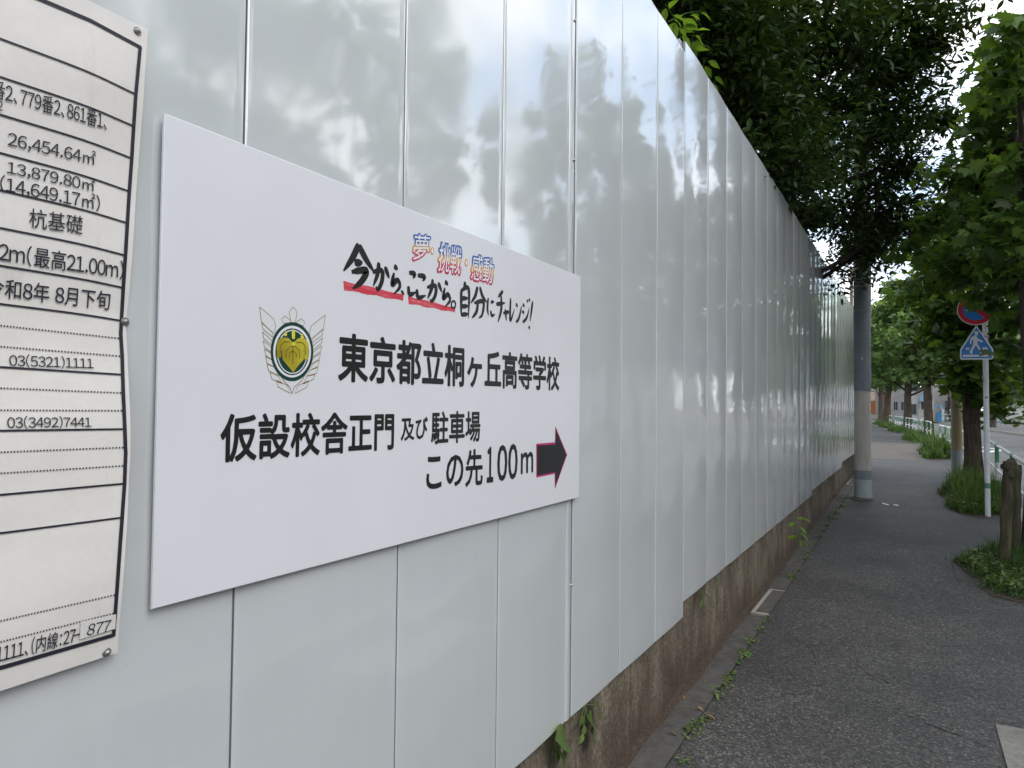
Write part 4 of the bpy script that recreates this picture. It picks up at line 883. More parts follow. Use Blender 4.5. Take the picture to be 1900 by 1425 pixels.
# bright young shoot over the top of the hoarding
sht = empty('leafy_shoot', tuple(atY(1270, 120, .35)), 'bright green shoot with large pointed leaves over the hoarding top', 'shoot')
rg = random.Random(3); V_, F_ = leaf_tpl('oval'); Vs = []; Fs = []; nn = 0; br = MB()
for (sx0, sy0, ex0, ey0, n_l) in ((1262, 150, 1262, 30, 9), (1272, 120, 1290, 55, 9), (1262, 60, 1235, 8, 7), (1300, 135, 1312, 108, 3), (1240, 40, 1300, 20, 6), (1310, 170, 1325, 135, 3)):
    A = atY(sx0, sy0, .42); B = atY(ex0, ey0, .30); br.tube([A, (A+B)/2+np.array([0, 0, .02]), B], [.004, .003, .002], 6, caps=False)
    for i in range(n_l):
        t_ = (i+.6)/n_l; c = A+(B-A)*t_; az = rg.uniform(-2.6, -.1)+(0 if i % 2 else .9); el = rg.uniform(-.75, .35)
        d = np.array([math.cos(az)*math.cos(el), math.sin(az)*math.cos(el), math.sin(el)]); s_ = np.cross(d, [0, 0, 1]); s_ /= np.linalg.norm(s_); u_ = np.cross(s_, d)
        ro = rg.uniform(-.6, .6); s2 = s_*math.cos(ro)+u_*math.sin(ro); u2 = -s_*math.sin(ro)+u_*math.cos(ro); sz = rg.uniform(.085, .125)
        W_ = c+d*.015+sz*(V_[:, 0:1]*1.25*s2+V_[:, 1:2]*d+(V_[:, 2:3]-.25*V_[:, 1:2]**2)*u2); Vs.append(W_); Fs.append(F_+nn); nn += len(V_)
np_mesh('foliage', np.concatenate(Vs), np.concatenate(Fs), LF_YG, sht, True); br.build('stem', LF_YG, sht)

# ------------------------------------------------------------------ grass, weeds, vines, fallen leaves
def blades(n, area, zf, h, wd, lean=.5, hs=.3, seed=1, segs=3):
    """area(rg,n)->(n,2)"""
    rg = np.random.default_rng(seed); P_ = area(rg, n)
    nt_ = max(6, n//34); T = area(rg, nt_); idx = rg.integers(0, nt_, n); th = rg.uniform(.45, 1.35, nt_); keep = rg.random(n) < .25; rs = np.ptp(T, axis=0)*.5; rs = np.maximum(rs, .05)
    P_ = np.where(keep[:, None], P_, T[idx]+rg.normal(0, min(.06, .12*rs.min()), (n, 2))); rr2 = np.clip((((P_-T.mean(0))/(rs+.02))**2).sum(1), 0, 1.3)
    h = h*np.where(keep, .5, th[idx])*(1.08-.55*rr2)
    z0 = np.array([zf(x) for x in P_[:, 0]]); H = h*np.clip(rg.normal(1, hs, n), .3, 1.8)
    az = rg.uniform(0, 2*PI, n); ln = np.abs(rg.normal(0, lean, n)); fa = az+PI/2+rg.normal(0, .4, n)
    V = np.zeros((n, segs*2+1, 3)); s = np.stack([np.cos(fa), np.sin(fa), np.zeros(n)], -1); d = np.stack([np.cos(az), np.sin(az)], -1)
    for k in range(segs+1):
        t_ = k/segs; w_ = wd*(1-t_**1.5)*(.7+.6*rg.random(n)) if k < segs else 0
        c = np.stack([P_[:, 0]+d[:, 0]*ln*H*t_**1.8, P_[:, 1]+d[:, 1]*ln*H*t_**1.8, z0+H*(t_-.28*ln*t_**2.4)], -1)
        if k < segs: V[:, 2*k] = c-s*np.array(w_)[:, None]/2; V[:, 2*k+1] = c+s*np.array(w_)[:, None]/2
        else: V[:, 2*k] = c
    F = []
    for k in range(segs-1): F += [(2*k, 2*k+1, 2*k+3), (2*k, 2*k+3, 2*k+2)]
    F.append((2*segs-2, 2*segs-1, 2*segs)); F = np.array(F)
    return V.reshape(-1, 3), (F[None]+(np.arange(n)*(2*segs+1))[:, None, None]).reshape(-1, 3)
def blob_area(cx, cy, rx, ry, ymin=None, ymax=None):
    def f(rg, n):
        out = np.zeros((0, 2))
        while len(out) < n:
            p = rg.uniform(-1, 1, (n, 2)); r = np.hypot(p[:, 0], p[:, 1]); a = np.arctan2(p[:, 1], p[:, 0]); p = p[r < .86+.10*np.sin(5*a+1)+.05*np.sin(11*a)]
            p = p*np.array([rx, ry])+np.array([cx, cy])
            if ymin is not None: p = p[p[:, 1] > ymin]
            if ymax is not None: p = p[p[:, 1] < ymax]
            out = np.concatenate([out, p])
        return out[:n]
    return f
def soil(cx, cy, rx, ry, parentname='soil'):
    m = MB(); k = 40; pts = []
    for i in range(k):
        a = 2*PI*i/k; r = .9+.10*math.sin(5*a+1)+.05*math.sin(11*a)+.03*random.random(); pts.append((cx+rx*r*math.cos(a), max(-2.35+bend(cx), cy+ry*r*math.sin(a))))
    m.smooth = True; m.add([(x, y, gz(x)+.005) for x, y in pts]+[(cx, cy, gz(cx)+.05)], [(i, (i+1) % k, k) for i in range(k)])
    m.build('soil', DIRT, kind='structure')
def grass_patch(name, label, specs, mt, seed=1):
    Vs, Fs, n0 = [], [], 0
    for i, (n, ar, h, wd, ln) in enumerate(specs):
        V, F = blades(n, ar, lambda x: gz(x)+.01, h, wd, ln, seed=seed+i); Vs.append(V); Fs.append(F+n0); n0 += len(V)
    return np_mesh(name, np.concatenate(Vs), np.concatenate(Fs), mt, None, kind='stuff', label=label)
# pit 1 (near tree)
soil(7.35, -2.05, 1.24, .56); soil(12.6, -2.02, 2.2, .57); soil(24.5, -1.75, 3.7, .55)
rgd = np.random.default_rng(33); dp = np.concatenate([blob_area(7.35, -2.0, 1.25, .56)(rgd, 130), blob_area(12.4, -2.0, 2.2, .56)(rgd, 120)])
V, F = leaves(np.stack([dp[:, 0], dp[:, 1], [gz(a)+.012+.03*rgd.random() for a in dp[:, 0]]], -1), .035, 'oval4', 0, .6); np_mesh('leaf_litter', V, F, DRY, None, kind='stuff', label='dry leaves caught in the grass of the tree pits')
grass_patch('grass', 'low tangled grass and weeds around the log support and nearest tree', [(4200, blob_area(7.35, -1.98, 1.10, .46), .13, .011, .8), (1300, blob_area(7.75, -2.0, .7, .38), .22, .010, .5), (900, blob_area(6.6, -1.95, .4, .3), .08, .012, 1.0)], GRASSD, 61)
a_ = leaves(np.array([[x, y, gz(x)+.03+.10*random.random()] for x, y in blob_area(7.3, -1.98, 1.1, .46)(np.random.default_rng(5), 1500)]), .05, 'oval4', .1, 1.2); np_mesh('weed_cover', a_[0], a_[1], WEED, None, kind='stuff', label='small broad-leaved weeds among the grass at the log support')
grass_patch('grass', 'bright long grass at the foot of the sign pole and big trunk', [(5200, blob_area(12.6, -1.98, 2.0, .48), .30, .014, .55), (2200, blob_area(12.9, -1.9, 1.6, .38), .42, .013, .45), (1600, blob_area(11.3, -1.85, .5, .3), .2, .012, .8)], GRASS, 71)
a_ = leaves(np.array([[x, y, gz(x)+.03+.12*random.random()] for x, y in blob_area(11.6, -1.95, .9, .42)(np.random.default_rng(6), 900)]), .06, 'oval4', .1, 1.2); np_mesh('weed_cover', a_[0], a_[1], WEED, None, kind='stuff', label='small broad-leaved weeds at the edge of the bright long grass')
# iris clumps by third trunk
IR = LF_MAPLE
V, F = blades(1500, blob_area(23.4, -1.62, 2.2, .42), lambda x: gz(x), .62, .035, .55, .3, 81, 4); np_mesh('iris_clump', V, F, GRASS, None, kind='stuff', label='dense clump of long strap-shaped leaves by the third trunk')
V, F = blades(3000, blob_area(25.5, -1.7, 3.6, .5), lambda x: gz(x), .34, .02, .6, .3, 82, 3); np_mesh('grass', V, F, GRASSD, None, kind='stuff', label='long grass around the strap-leaved clump')
for X, rx in ((36, 5.5), (48, 4), (58, 3.5), (67, 4)):
    cyy = -2.2+bend(X)+.35
    soil(X, cyy, rx, .55)
    V, F = blades(3500, lambda rg, n, X=X, rx=rx: (lambda p: np.stack([p[:, 0], p[:, 1]+np.array([bend(a)-bend(X) for a in p[:, 0]])], -1))(blob_area(X, cyy, rx, .62)(rg, n)), lambda x: gz(x), .33, .03, .6, .35, int(X), 3)
    np_mesh('grass', V, F, GRASS, None, kind='stuff', label='grassy mound around the %s' % {36: 'third trunk', 48: 'fourth trunk', 58: 'fifth trunk', 67: 'far trunks'}[X])
# weeds along the gutter joint
wpos = [(1652-0, 0)]
WEEDS = [(1268, 1417, .03), (1286, 1360, .05), (1298, 1345, .035), (1308, 1333, .03), (1332, 1292, .05), (1346, 1275, .035), (1352, 1262, .03), (1356, 1252, .03), (1376, 1226, .06), (1382, 1216, .05), (1395, 1192, .055), (1409, 1170, .03), (1416, 1156, .03), (1424, 1147, .03), (1472, 1073, .06), (1485, 1058, .03), (1494, 1038, .05), (1500, 1026, .045), (1506, 1012, .04), (1522, 998, .07), (1530, 985, .06), (1536, 975, .05), (1545, 962, .08), (1552, 952, .09), (1565, 940, .10), (1570, 930, .09), (1576, 922, .05)]
protoW = None
desc = ['flat rosette', 'tiny sprout', 'low tuft', 'spreading sprig', 'pale sprig', 'ragged tuft', 'round cushion']
for i, (px, py, sz) in enumerate(WEEDS):
    P_ = atG(px, py); rgw = np.random.default_rng(100+i); n = int(10+sz*260)
    sz *= 1.25; V, F = leaves(P_+np.stack([rgw.normal(0, sz*.7, n), rgw.normal(0, sz*.28, n), np.abs(rgw.normal(0, sz*.25, n))+.006], -1), .020+sz*.22, 'oval4', .05, .8)
    lab = '%s of green weed in the gutter joint, %s' % (desc[i % 7], ('nearest the lower edge' if i < 4 else 'just past the first near weeds' if i < 8 else 'short of the framed gutter cover' if i < 14 else 'right beyond the framed gutter cover' if i < 17 else 'midway to the utility pole' if i < 22 else 'close to the utility pole'))
    np_mesh('weed', V, F, WEED, None, label=lab, cat='weed', group='weeds in the gutter joint')
# weeds hanging from the wall top
VN = [((1025, 1375), [(1030, 1373, 40, 9), (1032, 1392, 32, -70), (1040, 1402, 26, -30)], 'large-leaved weed hanging low under the hoarding foot'), ((1083, 1330), [(1080, 1325, 24, -90), (1090, 1332, 26, -20), (1104, 1308, 24, -35), (1085, 1345, 22, -95), (1095, 1355, 26, -40), (1082, 1360, 20, -100)], 'ivy-like weed hanging on the wall below the closing strip'),
      ((1301, 1100), [(1300, 1104, 15, -80), (1303, 1112, 16, -95), (1301, 1096, 12, -60), (1318, 1112, 12, -70), (1322, 1118, 10, -50)], 'small weed growing from the wall just past the first step'), ((1334, 1074), [(1334, 1072, 9, -90), (1336, 1076, 7, -50)], 'single leaf sprouting high on the wall'),
      ((1480, 990), [(1480, 963, 14, 15), (1492, 963, 12, -15), (1475, 971, 14, 195), (1484, 978, 18, -35), (1486, 988, 20, -40), (1478, 993, 18, 205), (1484, 1000, 18, -75), (1492, 1003, 16, -55)], 'upright bright weed with pointed leaves at the wall foot'), ((1323, 1425), [(1325, 1420, 10, 80), (1322, 1424, 8, 60)], 'slim grass shoot at the lower edge of the picture')]
for i, (st, lv, lab) in enumerate(VN):
    if i == 5: continue
    Yp = -.02 if i != 4 else -.10; A = atY(st[0], st[1], .0); root = empty('wall_weed', tuple(A), lab, 'weed'); V_, F_ = leaf_tpl('oval'); Vs = []; Fs = []; nn = 0; m = MB()
    c0 = atY(st[0], min(q[1] for q in lv)-2, .01)
    for (px, py, ln, ang) in lv:
        X4 = 6.0+random.random()*.08; c = atY(px, py, Yp-random.random()*.02) if i != 4 else atX(px, py, X4); e = atX(px+ln*math.cos(math.radians(ang)), py-ln*math.sin(math.radians(ang)), X4-.03*random.random()) if i == 4 else atY(px+ln*math.cos(math.radians(ang)), py-ln*math.sin(math.radians(ang)), c[1]-.004); d = e-c; sz = np.linalg.norm(d); d /= sz
        nrm = np.array([-.25, -.9, .45+random.uniform(-.3, .3)]); s_ = np.cross(d, nrm); s_ /= np.linalg.norm(s_); u_ = np.cross(s_, d)
        Vs.append(c+sz*(V_[:, 0:1]*1.5*s_+V_[:, 1:2]*d+(V_[:, 2:3]-.2*V_[:, 1:2]**2)*u_)); Fs.append(F_+nn); nn += len(V_)
        m.tube([c0+np.array([0, -.005, 0]) if i != 4 else atX(1481, 1012, 6.03), c], [.0018, .0012], 5, caps=False)
    np_mesh('foliage', np.concatenate(Vs), np.concatenate(Fs), LF_YG if i == 4 else WEED, root, True); m.build('stem', WEED, root)
# fallen leaves
FL = [(1329, 1338, .055, 'pale curled leaf on the asphalt near the gutter'), (1258, 1368, .05, 'brown dry leaf lying in the near gutter'), (1268, 1292, .05, 'dark brown leaf heaped against the wall foot'), (1305, 1322, .04, 'brown leaf scrap on the gutter joint'), (1697, 1203, .03, 'small grey leaf on the open asphalt'), (1280, 1321, .02, 'tiny tan leaf on the gutter slab'),
      (1490, 1074, .03, 'orange leaf bit beside the weeds past the gutter cover'), (1333, 1204, .03, 'orange leaf at the wall foot midway'), (1870, 1093, .05, 'tan leaf at the edge of the near grass'), (1590, 963, .03, 'tan leaf below the utility pole'), (1723, 917, .035, 'pale leaf on the path before the long grass'), (1716, 1383, .025, 'leaf scrap in the long crack'), (1510, 957, .04, 'tan twig litter by the wall foot')]
for (px, py, sz, lab) in FL:
    P_ = atG(px, py); P_[2] = gz(P_[0])+.008
    V, F = leaves(P_[None], sz, 'oval', -.15, .5, .05); V[:, 2] = np.maximum(V[:, 2], gz(P_[0])+.004); np_mesh('fallen_leaf', V, F, DRY, None, label=lab, cat='leaf')
# grit and litter
rgk = np.random.default_rng(9); n = 420; xs_ = rgk.uniform(1.5, 12, n)**1.0; ys_ = np.where(rgk.random(n) < .55, -.02-np.abs(rgk.normal(0, .035, n)), rgk.uniform(-2.3, -.03, n))
V, F = leaves(np.stack([xs_, ys_, [gz(a)+.008 for a in xs_]], -1), .014, 'oval4', 0, .5); np_mesh('leaf_litter', V, F, DRY, None, kind='stuff', label='tiny leaf scraps and grit scattered over path and gutter')

# ------------------------------------------------------------------ far side of the street
def siding(name, a, b, sc=(0, 0, 3.0)):
    m = mat(name, a, .7, .3); v = coords(m, obj=False); c = ramp(m, noise(m, v, .9, 5, .6), [(.3, a), (.7, b)]); setc(m, c); bump(m, noise(m, v, 20, 3), .3, .01); return m
GREYB = siding('grey_render', (.30, .29, .28), (.38, .37, .35)); BEIGEB = siding('beige_render', (.36, .33, .29), (.45, .42, .38)); BLUEB = siding('blue_grey_siding', (.17, .21, .25), (.22, .26, .30))
WHITEB = siding('white_render', (.58, .58, .56), (.70, .70, .68)); DARKB = siding('dark_brown_wall', (.05, .045, .042), (.09, .08, .075)); ROOFM = siding('roof_tile', (.06, .065, .075), (.10, .10, .11)); BRICKB = siding('brown_tile_wall', (.17, .12, .09), (.24, .18, .14))
GLASS = mat('dark_window_glass', (.03, .035, .04), .08, .6); FRAMEM = mat('window_frame', (.35, .35, .35), .5)
OWALL = m_conc('weathered_white_concrete', (.30, .31, .28), (.50, .50, .46), 3)
def house(name, x0, x1, y0, y1, h, wm, label, roof='flat', storeys=2, nw=(2, 3), cat='building', door=None):
    z0 = gz(x0)-.1; root = empty(name, ((x0+x1)/2, (y0+y1)/2, z0), label, cat, 'houses and blocks across the street')
    m = MB(); m.box(x0, x1, y0, y1, z0, z0+h); m.build('wall', wm, root)
    if roof == 'flat': m = MB(); m.box(x0-.12, x1+.12, y0-.12, y1+.12, z0+h, z0+h+.3); m.build('roof', ROOFM if wm is not GREYB else BEIGEB, root)
    else:
        m = MB(); cyv = (y0+y1)/2; rh = (y1-y0)*.32
        m.add([(x0-.3, y0-.3, z0+h), (x0-.3, y1+.3, z0+h), (x1+.3, y1+.3, z0+h), (x1+.3, y0-.3, z0+h), (x0-.3, cyv, z0+h+rh), (x1+.3, cyv, z0+h+rh)], [(0, 1, 4), (2, 3, 5), (1, 2, 5, 4), (3, 0, 4, 5), (0, 3, 2, 1)]); m.build('roof', ROOFM, root)
    sh_ = h/storeys; wmesh = None
    for s_ in range(storeys):
        zc = z0+sh_*(s_+.55)
        for k in range(nw[0]):      # face towards -X
            y = y0+(y1-y0)*(k+.5)/nw[0]; hw = min(.75, (y1-y0)/nw[0]*.3)
            m = MB(); m.box(x0-.05, x0+.02, y-hw-.06, y+hw+.06, zc-.61, zc+.61); f_ = m.build('window', FRAMEM, root); m = MB()
            for q in (-1, 1): m.box(x0-.056, x0-.052, y+min(0, q*(hw-.02))+.02, y+max(0, q*(hw-.02))-.02, zc-.55, zc+.55)
            m.build('pane', GLASS, f_)
        for k in range(nw[1]):      # face towards the street (+Y)
            x = x0+(x1-x0)*(k+.5)/nw[1]; hw = min(.8, (x1-x0)/nw[1]*.3)
            m = MB(); m.box(x-hw-.06, x+hw+.06, y1-.02, y1+.05, zc-.61, zc+.61); f_ = m.build('window', FRAMEM, root); m = MB()
            for q in (-1, 1): m.box(x+min(0, q*(hw-.02))+.02, x+max(0, q*(hw-.02))-.02, y1+.052, y1+.056, zc-.55, zc+.55)
            m.build('pane', GLASS, f_)
    return root
def yx_(px, X): return atX(px, 750, X)[1]
A1 = house('apartment_block', 97, 112, yx_(1787, 97), yx_(1733, 97), 14, BEIGEB, 'tall beige-grey block with a red downpipe behind the beige pole', storeys=4, nw=(1, 3))
m = MB(); yq = yx_(1760, 97); m.tube([(96.9, yq, 3.2), (96.9, yq, 6.5)], .09, 8); m.build('downpipe', mat('red_pipe', (.22, .03, .04), .5), A1)
m = MB(); m.box(96.85, 96.99, yx_(1765, 97), yx_(1758, 97), .2, 3.1); m.build('entrance', DARKB, A1)
m = MB(); m.box(96.85, 96.99, yx_(1753, 97), yx_(1737, 97), .2, 2.6); m.build('shutter', GREYB, A1)
house('dark_building', 93, 104, yx_(1815, 93), yx_(1786, 93), 6.5, DARKB, 'dark brown building between the beige pole and big trunk', storeys=2, nw=(2, 2))
B1 = house('white_house', 88, 95, yx_(1704, 88), yx_(1684, 88), 5.2, WHITEB, 'small white house with dark roof seen between two trunks', 'gable', 2, (1, 2), 'house')
house('gabled_house', 85, 93, yx_(1724, 85), yx_(1704.5, 85), 3.6, GREYB, 'grey house with a steep gable beside the third trunk', 'gable', 1, (1, 1), 'house')
house('grey_block', 104, 116, yx_(1683, 104), yx_(1655, 104), 10, GREYB, 'grey block behind the red sign', storeys=3, nw=(2, 2))
house('brown_block', 118, 130, yx_(1654, 118), yx_(1628, 118), 11, BRICKB, 'brown tiled block beyond the fifth trunk', storeys=3, nw=(2, 2))
SH = house('corner_shop', 108, 118, yx_(1629, 108), yx_(1600, 108), 6, BEIGEB, 'small shop with orange front beyond the utility pole', storeys=1, nw=(1, 1))
m = MB(); m.box(107.8, 107.9, yx_(1624, 108), yx_(1616, 108), .9, 2.6); m.build('orange_front', mat('orange_front', (.35, .10, .02), .5), SH)
m = MB(); m.box(107.8, 107.92, yx_(1624, 108), yx_(1615, 108), 2.7, 3.9); m.build('sign_panel', mat('pale_pink_panel', (.6, .45, .36), .5), SH)
house('siding_building', 84, 100, yx_(1990, 84), yx_(1863, 84), 9, BLUEB, 'blue-grey sided building above the pale concrete wall', storeys=3, nw=(0, 3))
SD = bpy.data.objects['siding_building']
for k in range(7):
    z = 1.2+1.15*k; m = MB(); m.box(83.97, 84.0, yx_(1985, 84), yx_(1863.5, 84), z, z+.04); m.build('siding_seam', DARKB, SD)
m = MB(); m.box(83.9, 83.99, yx_(1872, 84), yx_(1866, 84), atX(1868, 728, 84)[2], atX(1868, 722, 84)[2]); m.build('vent', DARKB, SD)
m = MB(); m.box(81.7, 81.95, yx_(1960, 81.7), yx_(1865, 81.7), .1, atX(1880, 738, 81.7)[2]); m.build('garden_wall', OWALL, label='weathered pale concrete wall across the road', cat='wall')
V, F = blades(900, lambda rg, n: np.stack([81.4+.3*rg.random(n), rg.uniform(yx_(1900, 81.7), yx_(1862, 81.7), n)], -1), lambda x: gz(x), .4, .05, .6, .4, 91); np_mesh('verge_grass', V, F, GRASSD, None, kind='stuff', label='grass at the foot of the pale concrete wall')
def pole(px, X, r, z1, label, mt=PCONC, low=None):
    y = yx_(px, X); root = empty('street_pole', (X, y, gz(X)), label, 'utility pole'); m = MB(); m.tube([(X, y, gz(X)-.1), (X, y, z1)], [r, r*.75], 14); m.build('shaft', mt, root)
    if low: m = MB(); m.tube([(X, y, gz(X)), (X, y, low)], [r+.02]*2, 14); m.build('sleeve', SLEEVE2, root)
    return root
pole(1854, 78, .19, 11, 'pole with pale blue sleeve beside the pale concrete wall', PCONC, 2.4)
pole(1712, 90, .14, 10, 'thin pole behind the third trunk'); pole(1646, 92, .11, 9, 'thin grey pole beside the red sign')
fp = pole(1580.5, 42, .11, 9.4, 'thin pole rising behind the far end of the hoarding', mottled('brown_pole', (.2, .15, .11), (.26, .2, .15)))
y = yx_(1583, 42); m = MB(); m.tube([(42, y, atX(1583, 582, 42)[2]), (42, y, atX(1583, 569, 42)[2])], .22, 12); m.build('transformer', SLEEVE, fp)
m = MB(); y2 = yx_(1580, 42)
for zz in (7.8, 8.9): m.box(41.95, 42.05, y2-.7, y2+.7, zz, zz+.08)
m.build('cross_arm', STEEL, fp)
# red lantern-shaped sign board
RS = empty('shop_sign', (94, yx_(1650, 94), 0), 'bright red oblong sign on a pole across the road', 'sign'); a, b_ = atX(1650, 727.5, 94)[2], atX(1650, 744, 94)[2]; yc = yx_(1650, 94)
REDS = mat('red_sign_face', (.62, .05, .03), .4); m = MB(); k = 20
pl = [(yc+.23*math.copysign(abs(math.cos(2*PI*i/k))**.6, math.cos(2*PI*i/k)), (a+b_)/2+(a-b_)/2*math.copysign(abs(math.sin(2*PI*i/k))**.6, math.sin(2*PI*i/k))) for i in range(k)]
m.prism(pl, lambda p, q: (93.9, p, q), lambda p, q: (94.1, p, q)); m.build('sign_face', REDS, RS)
m = MB(); m.box(93.88, 93.895, yc-.05, yc+.08, (a+b_)/2+.05, (a+b_)/2+.4); m.box(93.88, 93.895, yc-.1, yc+.1, (a+b_)/2-.28, (a+b_)/2-.12); m.build('sign_mark', mat('pale_orange_mark', (.7, .45, .3), .5), RS)
m = MB(); m.tube([(94, yc+.2, .2), (94, yc+.2, a)], .05, 8); m.build('sign_pole', STEEL, RS)
# blue machines and notice board across the road
for (pa, pb, ya, yb, X, col, lab, nm) in ((1738, 1746.5, 774, 764.5, 86, (.04, .2, .42), 'blue recycling bin beside the white rail across the road', 'blue_bin'), (1747, 1752, 774, 759, 86.5, (.6, .6, .58), 'white locker beside the blue bin', 'locker'), (1706, 1714, 745, 731, 84.5, (.2, .3, .4), 'bluish awning on the gabled house', 'awning')):
    m = MB(); zb_, zt_ = atX(pa, ya, X)[2], atX(pa, yb, X)[2]
    if nm != 'awning': zb_ = gz(X)
    m.box(X, X+.6, yx_(pb, X), yx_(pa, X), zb_, zt_-.06); m.box(X-.03, X+.63, yx_(pb, X)-.03, yx_(pa, X)+.03, zt_-.06, zt_); mt = mat(nm+'_paint', col, .5)
    if nm != 'awning': m.build(nm, mt, label=lab, cat=nm.split('_')[-1])
    else: m.build('awning', mt, bpy.data.objects['gabled_house'])
nb = empty('notice_board', (87, yx_(1741, 87), gz(87)), 'grey notice board with blue header across the road', 'notice board'); y0_, y1_ = yx_(1749, 87), yx_(1736, 87)
m = MB(); m.box(87, 87.08, y0_, y1_, .9, 2.1); m.build('panel', GREYB, nb); m = MB(); m.box(86.96, 87.0, y0_+.15, y1_-.15, 1.75, 2.05); m.build('header', mat('header_blue', (.08, .25, .5), .5), nb)
for yy_ in (y0_, y1_-.06): m = MB(); m.box(87, 87.07, yy_, yy_+.06, gz(87), .9); m.build('leg', STEEL, nb)
# tree across the road and hedge masses
X = 66; y = yx_(1842, X)
tree('far_tree', (X, y, gz(X)), 3, .22, ((X, y-.6, 5.2), (2.6, 2.2, 3.2)), 'leafy tree across the road behind the white guard rail', None, LF_FAR, 'star', .22, 120, .6, 100, 1.8, 95, BARK, None, 4, .4, 8)
for i, (X, y, h, lab) in enumerate(((92, -14, 6.5, 'tree rising behind the blue-grey building'), (100, 9, 6.5, 'tree filling the street end beyond the fifth trunk'), (84, 8.5, 6.2, 'leafy tree on the bend past the hoarding'))):
    tree('far_tree', (X, y, gz(X)), 3, .22, ((X, y, h), (3.2, 3.2, 3.2)), lab, None, LF_FAR, 'star', .28, 100, .8, 70, 2.0, 110+i, BARK, None, 4.5, .4, 6)
# houses opposite the hoarding (they mirror in its paint)
yy = -2.5-ROADW-6.5
for i, (x0, x1, h, wm, rf, st, lab) in enumerate(((-24, -14, 7.5, GREYB, 'flat', 2, 'grey house opposite, far behind the viewpoint'), (-12.5, -4, 6.2, BEIGEB, 'gable', 2, 'beige gabled house opposite the start of the hoarding'), (-2.5, 5.0, 6.6, WHITEB, 'gable', 2, 'white gabled house opposite the direction board'), (7, 17, 8.6, BRICKB, 'flat', 3, 'brown tiled block opposite the utility pole'), (19, 28, 6.2, WHITEB, 'gable', 2, 'white house opposite the beige drive'), (30, 41, 9, GREYB, 'flat', 3, 'grey block opposite the third trunk'), (43, 53, 6.4, BEIGEB, 'gable', 2, 'beige house opposite the fourth trunk'))):
    house('house', x0, x1, yy-8+bend(x0)*.8, yy+bend(x0)*.8, h, wm, lab, rf, st, (2, 3), 'house')
for i, X in enumerate((-9.5, 10.6, 22.5, 32, 43, 5.2)):
    tree('opposite_tree', (X, -9.3+bend(X), gz(X)), 3, .16, ((X, -9.4+bend(X), 7.3 if i in (1, 5) else 4.6), ((2.9, 2.6, 3.9) if i in (1, 5) else (2.0, 1.9, 1.9))), 'roadside tree on the opposite pavement, %s along the row' % ('first', 'third and tall', 'fourth', 'fifth', 'sixth', 'added to darken the reflections, second and tall')[i], 'trees on the opposite pavement', LF_FAR, 'star', .2, 90, .6, 70, 3.0, 130+i, BARK, None, 4.2, .4, 6)  # tall second tree is an addition that darkens what the hoarding mirrors
# overhead wires
WIRE = mat('black_cable', (.02, .02, .02), .6)
for k, (za, zb_, dy) in enumerate(((7.4, 7.2, 0), (7.9, 7.9, .3), (8.6, 8.5, -.3))):
    ln = [(px0+(42-px0)*i/16, py0+dy+(y2-py0)*i/16, za+(zb_-za)*i/16-.5*math.sin(PI*i/16)) for i in range(17)]
    m = MB(); m.tube(ln, .012, 5); m.build('cable', WIRE, fp)
m = MB(); A = ae(1610, 400, px0); B = ae(1622, 500, 60); m.tube([(px0, py0, 8.4), (px0+8, py0-.5, 7.8), (60, 2.6, 9.5)], .012, 5); m.build('cable', WIRE, up)

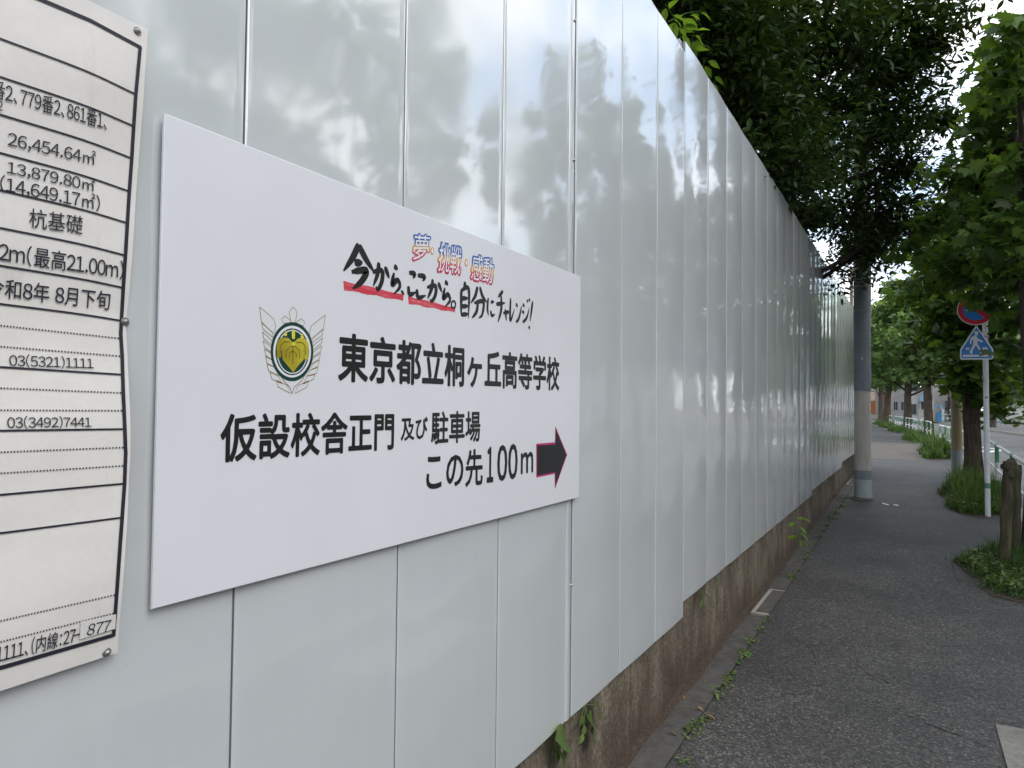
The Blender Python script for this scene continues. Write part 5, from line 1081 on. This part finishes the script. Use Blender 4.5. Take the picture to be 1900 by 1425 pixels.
# ------------------------------------------------------------------ people and bicycle across the road
def person(px, py_foot, X, h, shirt, trousers, label, pose='stand', face=0):
    y = atX(px, 770, X)[1]; z = gz(X)+(0 if pose == 'stand' else .25); root = empty('person', (X, y, z), label, 'person')
    def skin(name, verts, edges, rad, mt):
        me = bpy.data.meshes.new(name); me.from_pydata([tuple(v_*h for v_ in q) for q in verts], edges, []); me.materials.append(mt)
        o = bpy.data.objects.new(name, me); finish(o, root); sk = o.modifiers.new('skin', 'SKIN'); 
        if not me.skin_vertices: me.skin_vertices.new()
        for i, r in enumerate(rad): me.skin_vertices[0].data[i].radius = (r*h, r*h)
        me.skin_vertices[0].data[0].use_root = True; s2 = o.modifiers.new('sub', 'SUBSURF'); s2.levels = 1; s2.render_levels = 1; return o
    SK = mat('skin', (.4, .24, .17), .6); SH_ = mat('shirt_'+str(px), shirt, .8); TR = mat('trousers_'+str(px), trousers, .8); HR = mat('hair', (.02, .015, .012), .7)
    b = .03 if pose == 'stand' else -.10; kx = 0 if pose == 'stand' else -.16
    # body with legs, arms and head as one skinned figure
    V_ = [(0, 0, .52), (b*.5, 0, .62), (b, 0, .78), (b, 0, .84), (b-.01, 0, .88), (b-.015, 0, .93), (0, .05, .50), (kx, .055, .28), (kx+.10*(pose != 'stand'), .055, .03), (kx-.05, .055, .012), (0, -.05, .50), (kx*.6+.02, -.055, .27), (.03, -.055, .03), (-.02, -.055, .012),
          (b, .10, .80), (b-.03, .125, .64), (b-.10, .11, .52 if pose == 'stand' else .60), (b, -.10, .80), (b-.03, -.125, .64), (b-.10, -.11, .52 if pose == 'stand' else .60)]
    E_ = [(0, 1), (1, 2), (2, 3), (3, 4), (4, 5), (0, 6), (6, 7), (7, 8), (8, 9), (0, 10), (10, 11), (11, 12), (12, 13), (2, 14), (14, 15), (15, 16), (2, 17), (17, 18), (18, 19)]
    R_ = [.075, .068, .082, .03, .045, .052, .055, .038, .024, .022, .055, .038, .024, .022, .036, .026, .018, .036, .026, .018]
    skin('body', V_, E_, R_, SK)
    skin('shirt', [(0, 0, .54), (b*.5, 0, .63), (b, 0, .77), (b, 0, .81), (b, .105, .795), (b-.02, .125, .69), (b, -.105, .795), (b-.02, -.125, .69)], [(0, 1), (1, 2), (2, 3), (2, 4), (4, 5), (2, 6), (6, 7)], [.085, .078, .092, .045, .043, .036, .043, .036], SH_)
    skin('trousers', [(0, 0, .53), (0, .05, .49), (kx, .055, .28), (kx+.08*(pose != 'stand'), .055, .07), (0, -.05, .49), (kx*.6+.02, -.055, .27), (.03, -.055, .07)], [(0, 1), (1, 2), (2, 3), (0, 4), (4, 5), (5, 6)], [.08, .062, .046, .034, .062, .046, .034], TR)
    m = MB(); m.smooth = True; vs = []; n = 10
    for a in range(6):
        for j in range(n): ph = PI*.55*a/5; th = 2*PI*j/n; vs.append(((b-.008+.052*math.sin(ph)*math.cos(th))*h+X, (.048*math.sin(ph)*math.sin(th))*h+y, z+(.925+.055*math.cos(ph))*h))
    m.add(vs, [(a*n+j, a*n+(j+1) % n, (a+1)*n+(j+1) % n, (a+1)*n+j) for a in range(5) for j in range(n)]); m.build('hair', HR, root)
    return root
person(1787.5, 787, 78, 1.62, (.55, .12, .2), (.03, .035, .06), 'person in a pink top riding a bicycle across the road', 'ride')
person(1767.5, 784, 86, 1.68, (.62, .63, .68), (.05, .05, .07), 'person in a white shirt standing beside the white guard rail')
yb_ = atX(1787.5, 770, 78)[1]; bk = empty('bicycle', (78, yb_, gz(78)), 'city bicycle ridden by the person in pink', 'bicycle'); BKM = mat('bicycle_black', (.03, .03, .03), .5); z = gz(78)
for xx in (-.55, .52):
    m = MB(); m.tube([(78+xx+.33*math.cos(t_*PI/12), yb_, z+.34+.33*math.sin(t_*PI/12)) for t_ in range(25)], .02, 6, caps=False); w_ = m.build('wheel', BKM, bk)
    m = MB()
    for t_ in range(6): m.tube([(78+xx, yb_, z+.34), (78+xx+.32*math.cos(t_*PI/3), yb_, z+.34+.32*math.sin(t_*PI/3))], .004, 4)
    m.build('spokes', STEEL, w_)
m = MB()
for a, c in (((-.55, .34), (-.42, .95)), ((-.45, .8), (0, .34)), ((0, .34), (.12, .85)), ((0, .34), (.52, .34)), ((.1, .75), (.52, .34))): m.tube([(78+a[0], yb_, z+a[1]), (78+c[0], yb_, z+c[1])], .02, 6)
m.build('frame', BKM, bk); m = MB(); m.box(78.02, 78.27, yb_-.07, yb_+.07, z+.85, z+.9); m.build('saddle', BKM, bk)
m = MB(); m.tube([(77.62, yb_-.28, z+.98), (77.56, yb_, z+.97), (77.62, yb_+.28, z+.98)], .014, 6); m.build('handlebar', BKM, bk)
m = MB(); m.box(77.25, 77.5, yb_-.16, yb_+.16, z+.72, z+.95); m.build('basket', STEEL, bk)
